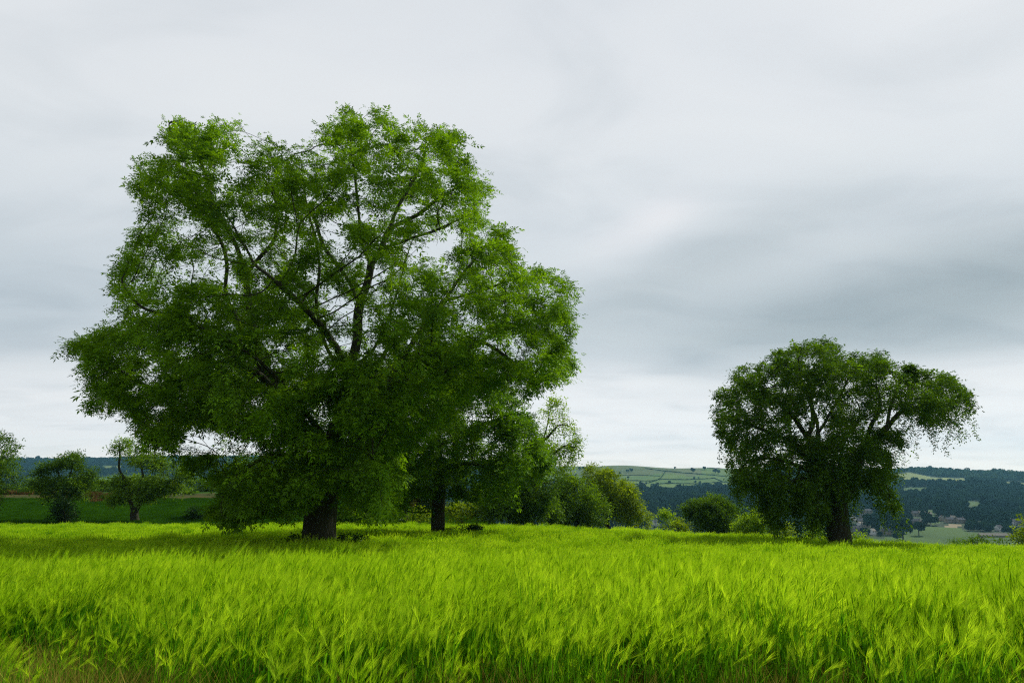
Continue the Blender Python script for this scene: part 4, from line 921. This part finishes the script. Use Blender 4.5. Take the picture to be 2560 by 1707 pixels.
M_ftr = simple('far_trunk', (0.03, 0.025, 0.02), (0.06, 0.05, 0.04), 1.0)
def lone_tree(px, row, w, label, cat='tree', group='lone trees across the valley', seed=0, hrat=1.15, name='field_tree', y0=700.):
    x, y, z = hit(px, row, y0); R_ = w * y / F / 2; H = 2 * R_ * hrat
    root = empty(name, (x, y, z)); tag(root, label, cat, group)
    far_crown(600 + seed, R_, H, False, 360).parent = root
    k = 6; a = np.linspace(0, 6.283, k, endpoint=False); rings = [(0, .09), (.3, .06), (.55, .03)]
    V = np.vstack([np.stack([np.cos(a) * q * R_, np.sin(a) * q * R_, 0 * a + hh * H], -1) for hh, q in rings])
    i = np.arange(2)[:, None] * k; j = np.arange(k)[None]; Q = np.stack([i + j, i + (j + 1) % k, i + k + (j + 1) % k, i + k + j], -1).reshape(-1, 4)
    mesh_obj('trunk', V, [Q], M_ftr, parent=root, smooth=True)
lone_tree(*C8(1250, 786), 12, 'round dark tree alone in the green meadow below the village', seed=1)
lone_tree(*C8(1085, 835), 20, 'large tree at the left end of the valley meadow', seed=2)
lone_tree(*C8(1030, 850), 9, 'small blue-green tree in front of the large one by the meadow', seed=3)
lone_tree(*C8(950, 770), 18, 'broad tree right of the low cottage with pale walls', seed=4)
lone_tree(*C8(760, 755), 16, 'spreading tree under the lowest houses', seed=5)
lone_tree(*C8(1150, 665), 9, 'near-black round tree left of the long stone house', seed=6)
lone_tree(*C8(1330, 665), 12, 'green tree between the two rows of upper houses', seed=7)
lone_tree(*C8(1420, 680), 8, 'small tree left of the sandy yard', seed=8)
for i, (a, b, w, lab) in enumerate([
    (1455, 272, 5, 'biggest dark tree by the long wall on the far hillside'), (1305, 240, 2.4, 'tiny tree near the skyline on the far hillside'), (1255, 365, 3.4, 'round tree in the lowest pale field'),
    (1470, 362, 3.2, 'left tree of the pair on the lower field wall'), (1510, 368, 3.2, 'right tree of the pair on the lower field wall'), (840, 285, 2.8, 'lone thorn in the upper grazing above the field wall'),
    (750, 288, 3.0, 'dark thorn at the top of the cross hedge'), (690, 268, 2.4, 'small thorn high on the rough grazing'), (790, 268, 2.0, 'tiny thorn right of the dark one on the rough grazing'),
    (650, 275, 2.2, 'tiny thorn over the pointed yellow-green tree'), (500, 250, 3.6, 'thick thorn above the round green tree'), (530, 240, 3.0, 'thorn touching the thick one on its right'),
    (905, 272, 3.6, 'left tree of the upper pair in the grazing'), (935, 268, 4.2, 'right tree of the upper pair in the grazing'), (1160, 370, 2.2, 'tiny tree on the lower pasture left of the round one'),
    (910, 318, 2.4, 'lone tree in the middle green field'), (1465, 326, 2.6, 'left of two small trees on the middle field wall'), (1500, 322, 2.0, 'right of two small trees on the middle field wall'),
    (1020, 382, 5, 'dark tree at the farmstead above the wood'), (1060, 372, 3, 'smaller tree right of the farmstead'), (1550, 248, 3.8, 'pale tree on the upper right pasture'),
    (768, 318, 3.2, 'tree in the middle of the cross hedge'), (1640, 275, 5, 'bushy tree at the right of the upper pasture'), (1670, 278, 4, 'bushy tree close to the weeping beech on the upper pasture'),
    (550, 198, 3.4, 'left clump standing on the skyline'), (628, 198, 2.6, 'small tree standing on the skyline'), (780, 204, 3, 'left tree of the skyline row'), (810, 203, 3.6, 'middle tree of the skyline row'), (850, 206, 2.6, 'right tree of the skyline row'),
    (470, 298, 2.2, 'tiny thorn above the round green tree by the wall')]):
    lone_tree(*C2(a, b), w, lab, seed=20 + i, hrat=1.0)

# field walls and hedges on the far hillside
M_hedge = far_leaf('far_hedge', (0.012, 0.030, 0.012), (0.03, 0.05, 0.02))
def field_wall(pts, label, h=2.6, w=2.0, conv=C2, name='field_hedge'):
    P3 = []
    for (a, b), (c_, d) in zip(pts[:-1], pts[1:]):
        m = max(2, int(math.hypot(c_ - a, d - b) / 14))
        for k in range(m): P3.append(hit(*conv(a + (c_ - a) * k / m, b + (d - b) * k / m), 700.))
    P3.append(hit(*conv(*pts[-1]), 700.)); P3 = np.array(P3); 
    r = np.random.default_rng(len(label)); m = len(P3); V = []
    t = np.gradient(P3[:, :2], axis=0); t /= np.linalg.norm(t, axis=1)[:, None] + 1e-9; nrm = np.stack([-t[:, 1], t[:, 0]], -1)
    for k in range(m):
        hh = h * r.uniform(.7, 1.4); c0 = P3[k]; q = nrm[k] * w * r.uniform(.7, 1.3) * .5
        V += [[c0[0] - q[0], c0[1] - q[1], c0[2] - 1], [c0[0] - q[0] * .6, c0[1] - q[1] * .6, c0[2] + hh], [c0[0] + q[0] * .6, c0[1] + q[1] * .6, c0[2] + hh], [c0[0] + q[0], c0[1] + q[1], c0[2] - 1]]
    V = np.array(V); org = P3[0]; i = np.arange(m - 1)[:, None] * 4; j = np.arange(3)[None]
    Q = np.stack([i + j, i + j + 1, i + 4 + j + 1, i + 4 + j], -1).reshape(-1, 4)
    o = mesh_obj(name, V - org, [Q], M_hedge); o.location = org; tag(o, label, 'hedge', 'field boundaries on the far hillside')
field_wall([(1050, 235), (1220, 258), (1400, 275), (1600, 290), (1720, 302)], 'long dark boundary crossing the upper far fields')
field_wall([(1220, 262), (1190, 310), (1150, 335), (1080, 358)], 'boundary curving downhill between the far fields')
field_wall([(770, 330), (900, 338), (1100, 341), (1200, 326), (1400, 331), (1640, 318)], 'middle boundary running the length of the far fields')
field_wall([(1100, 371), (1250, 361), (1480, 366), (1700, 349), (1760, 356)], 'lower boundary above the lowest pale field')
field_wall([(1642, 321), (1700, 346)], 'short sloping boundary by the weeping beech')
field_wall([(1470, 370), (1580, 400)], 'short boundary running down to the wood')
field_wall([(370, 291), (560, 298), (760, 298), (1000, 291), (1180, 300)], 'boundary below the rough grazing', h=2.0)
field_wall([(760, 303), (772, 328), (768, 345)], 'thick short hedge going straight downhill', h=5, w=6)
field_wall([(840, 366), (1000, 371)], 'short boundary left of the farmstead')
field_wall([(1500, 226), (1700, 236)], 'highest thin boundary close under the skyline', h=2.0)

# ------------------------------------------------------------------ village
M_stone = simple('house_stone', (0.20, 0.17, 0.13), (0.32, 0.28, 0.22), 0.7)
M_white = simple('white_render', (0.70, 0.70, 0.67), (0.82, 0.81, 0.78), 0.4)
M_slate = simple('slate_roof', (0.06, 0.065, 0.075), (0.12, 0.125, 0.14), 0.9)
M_pale = simple('pale_roof', (0.22, 0.20, 0.16), (0.34, 0.30, 0.25), 0.9)
M_win = new_mat('window_glass'); _p = N(M_win.node_tree, 'ShaderNodeBsdfPrincipled', i_Roughness=0.12); _p.inputs['Base Color'].default_value = (0.02, 0.025, 0.03, 1)
_o = N(M_win.node_tree, 'ShaderNodeOutputMaterial'); M_win.node_tree.links.new(_p.outputs[0], _o.inputs[0])
def box(x0, x1, y0, y1, z0, z1):
    V = [(x, y, z) for z in (z0, z1) for x, y in ((x0, y0), (x1, y0), (x1, y1), (x0, y1))]
    return np.array(V, float), np.array([[3, 2, 1, 0], [4, 5, 6, 7], [0, 1, 5, 4], [1, 2, 6, 5], [2, 3, 7, 6], [3, 0, 4, 7]])
def house(px, row, w, label, rot=0.0, wall=None, roof=None, h=5.2, dep=8.0, name='stone_house', cat='house', group='village houses', chim=1, nwin=4, y0=700.):
    x, y, z = hit(px, row, y0); W_ = max(w * y / F, 5.0) / 2; D_ = dep / 2; rh = dep * 0.36
    root = empty(name, (x, y, z)); root.rotation_euler = (0, 0, rad(rot)); tag(root, label, cat, group)
    V = np.array([(-W_, -D_, -1.5), (W_, -D_, -1.5), (W_, D_, -1.5), (-W_, D_, -1.5), (-W_, -D_, h), (W_, -D_, h), (W_, D_, h), (-W_, D_, h), (-W_, 0, h + rh), (W_, 0, h + rh)])
    mesh_obj('wall', V, [np.array([[0, 1, 5, 4], [2, 3, 7, 6]]), np.array([[1, 2, 6, 9, 5], [3, 0, 4, 8, 7]])], wall or M_stone, parent=root)
    e = 0.35; t = .22; sl_ = rh / D_
    V = []
    for sx in (-W_ - e, W_ + e):
        V += [(sx, -D_ - e, h - e * sl_ + .03), (sx, 0, h + rh + .03), (sx, D_ + e, h - e * sl_ + .03), (sx, D_ + e, h - e * sl_ + t + .03), (sx, 0, h + rh + t + .05), (sx, -D_ - e, h - e * sl_ + t + .03)]
    Q4 = [[k, (k + 1) % 6, (k + 1) % 6 + 6, k + 6] for k in range(6)]
    rf = mesh_obj('roof', np.array(V), [np.array(Q4), np.array([[5, 4, 1, 0], [4, 3, 2, 1], [6, 7, 10, 11], [7, 8, 9, 10]])], roof or M_slate, parent=root)
    for k in range(chim):
        cx_ = (-W_ + .7) if k == 0 else (W_ - .7); V, Q = box(cx_ - .45, cx_ + .45, -.45, .45, h + rh - .8, h + rh + 1.5); mesh_obj('chimney', V, [Q], wall or M_stone, parent=rf)
    for k in range(nwin):
        cx_ = -W_ + (k // 2 + .5) * 2 * W_ / max(1, nwin // 2); zc = 1.6 if k % 2 == 0 else h - 1.1
        V, Q = box(cx_ - .65, cx_ + .65, -D_ - .06, -D_ + .05, zc - .6, zc + .6); mesh_obj('window', V, [Q], M_win, parent=root)
for a, b, w, rot, wl, rf_, ch, lab in VILLAGE:
    house(*C8(a, b), w, lab, rot, M_white if wl else None, M_pale if rf_ else None, chim=ch)
house(*C2(1142, 712), 5.5, 'white house glimpsed in the gap between two field-edge trees', 8, M_white, M_slate, chim=1)
house(*C8(2050, 802), 30, 'very long low shed with a pale roof in the valley meadow', -2.5, M_stone, M_pale, h=2.2, dep=7, name='long_shed', cat='shed', group='village houses', chim=0, nwin=2)
house(*C2(1030, 375), 3.2, 'farmhouse above the wood on the far hillside', 10, None, None, chim=1)

# ------------------------------------------------------------------ air
def build_haze():
    V, Q = box(-4600, 4700, -300, 5400, -330, 320)
    m = new_mat('air'); t = m.node_tree
    v = N(t, 'ShaderNodeVolumePrincipled'); v.inputs['Color'].default_value = (0.24, 0.58, 0.80, 1); v.inputs['Density'].default_value = HAZE; v.inputs['Anisotropy'].default_value = 0.2
    v.inputs['Absorption Color'].default_value = (0, 0, 0, 1)
    o_ = N(t, 'ShaderNodeOutputMaterial'); t.links.new(v.outputs[0], o_.inputs['Volume'])
    o = mesh_obj('haze', V, [Q], m); tag(o, None, None, None, 'stuff')
HAZE = 0.000062
build_haze()
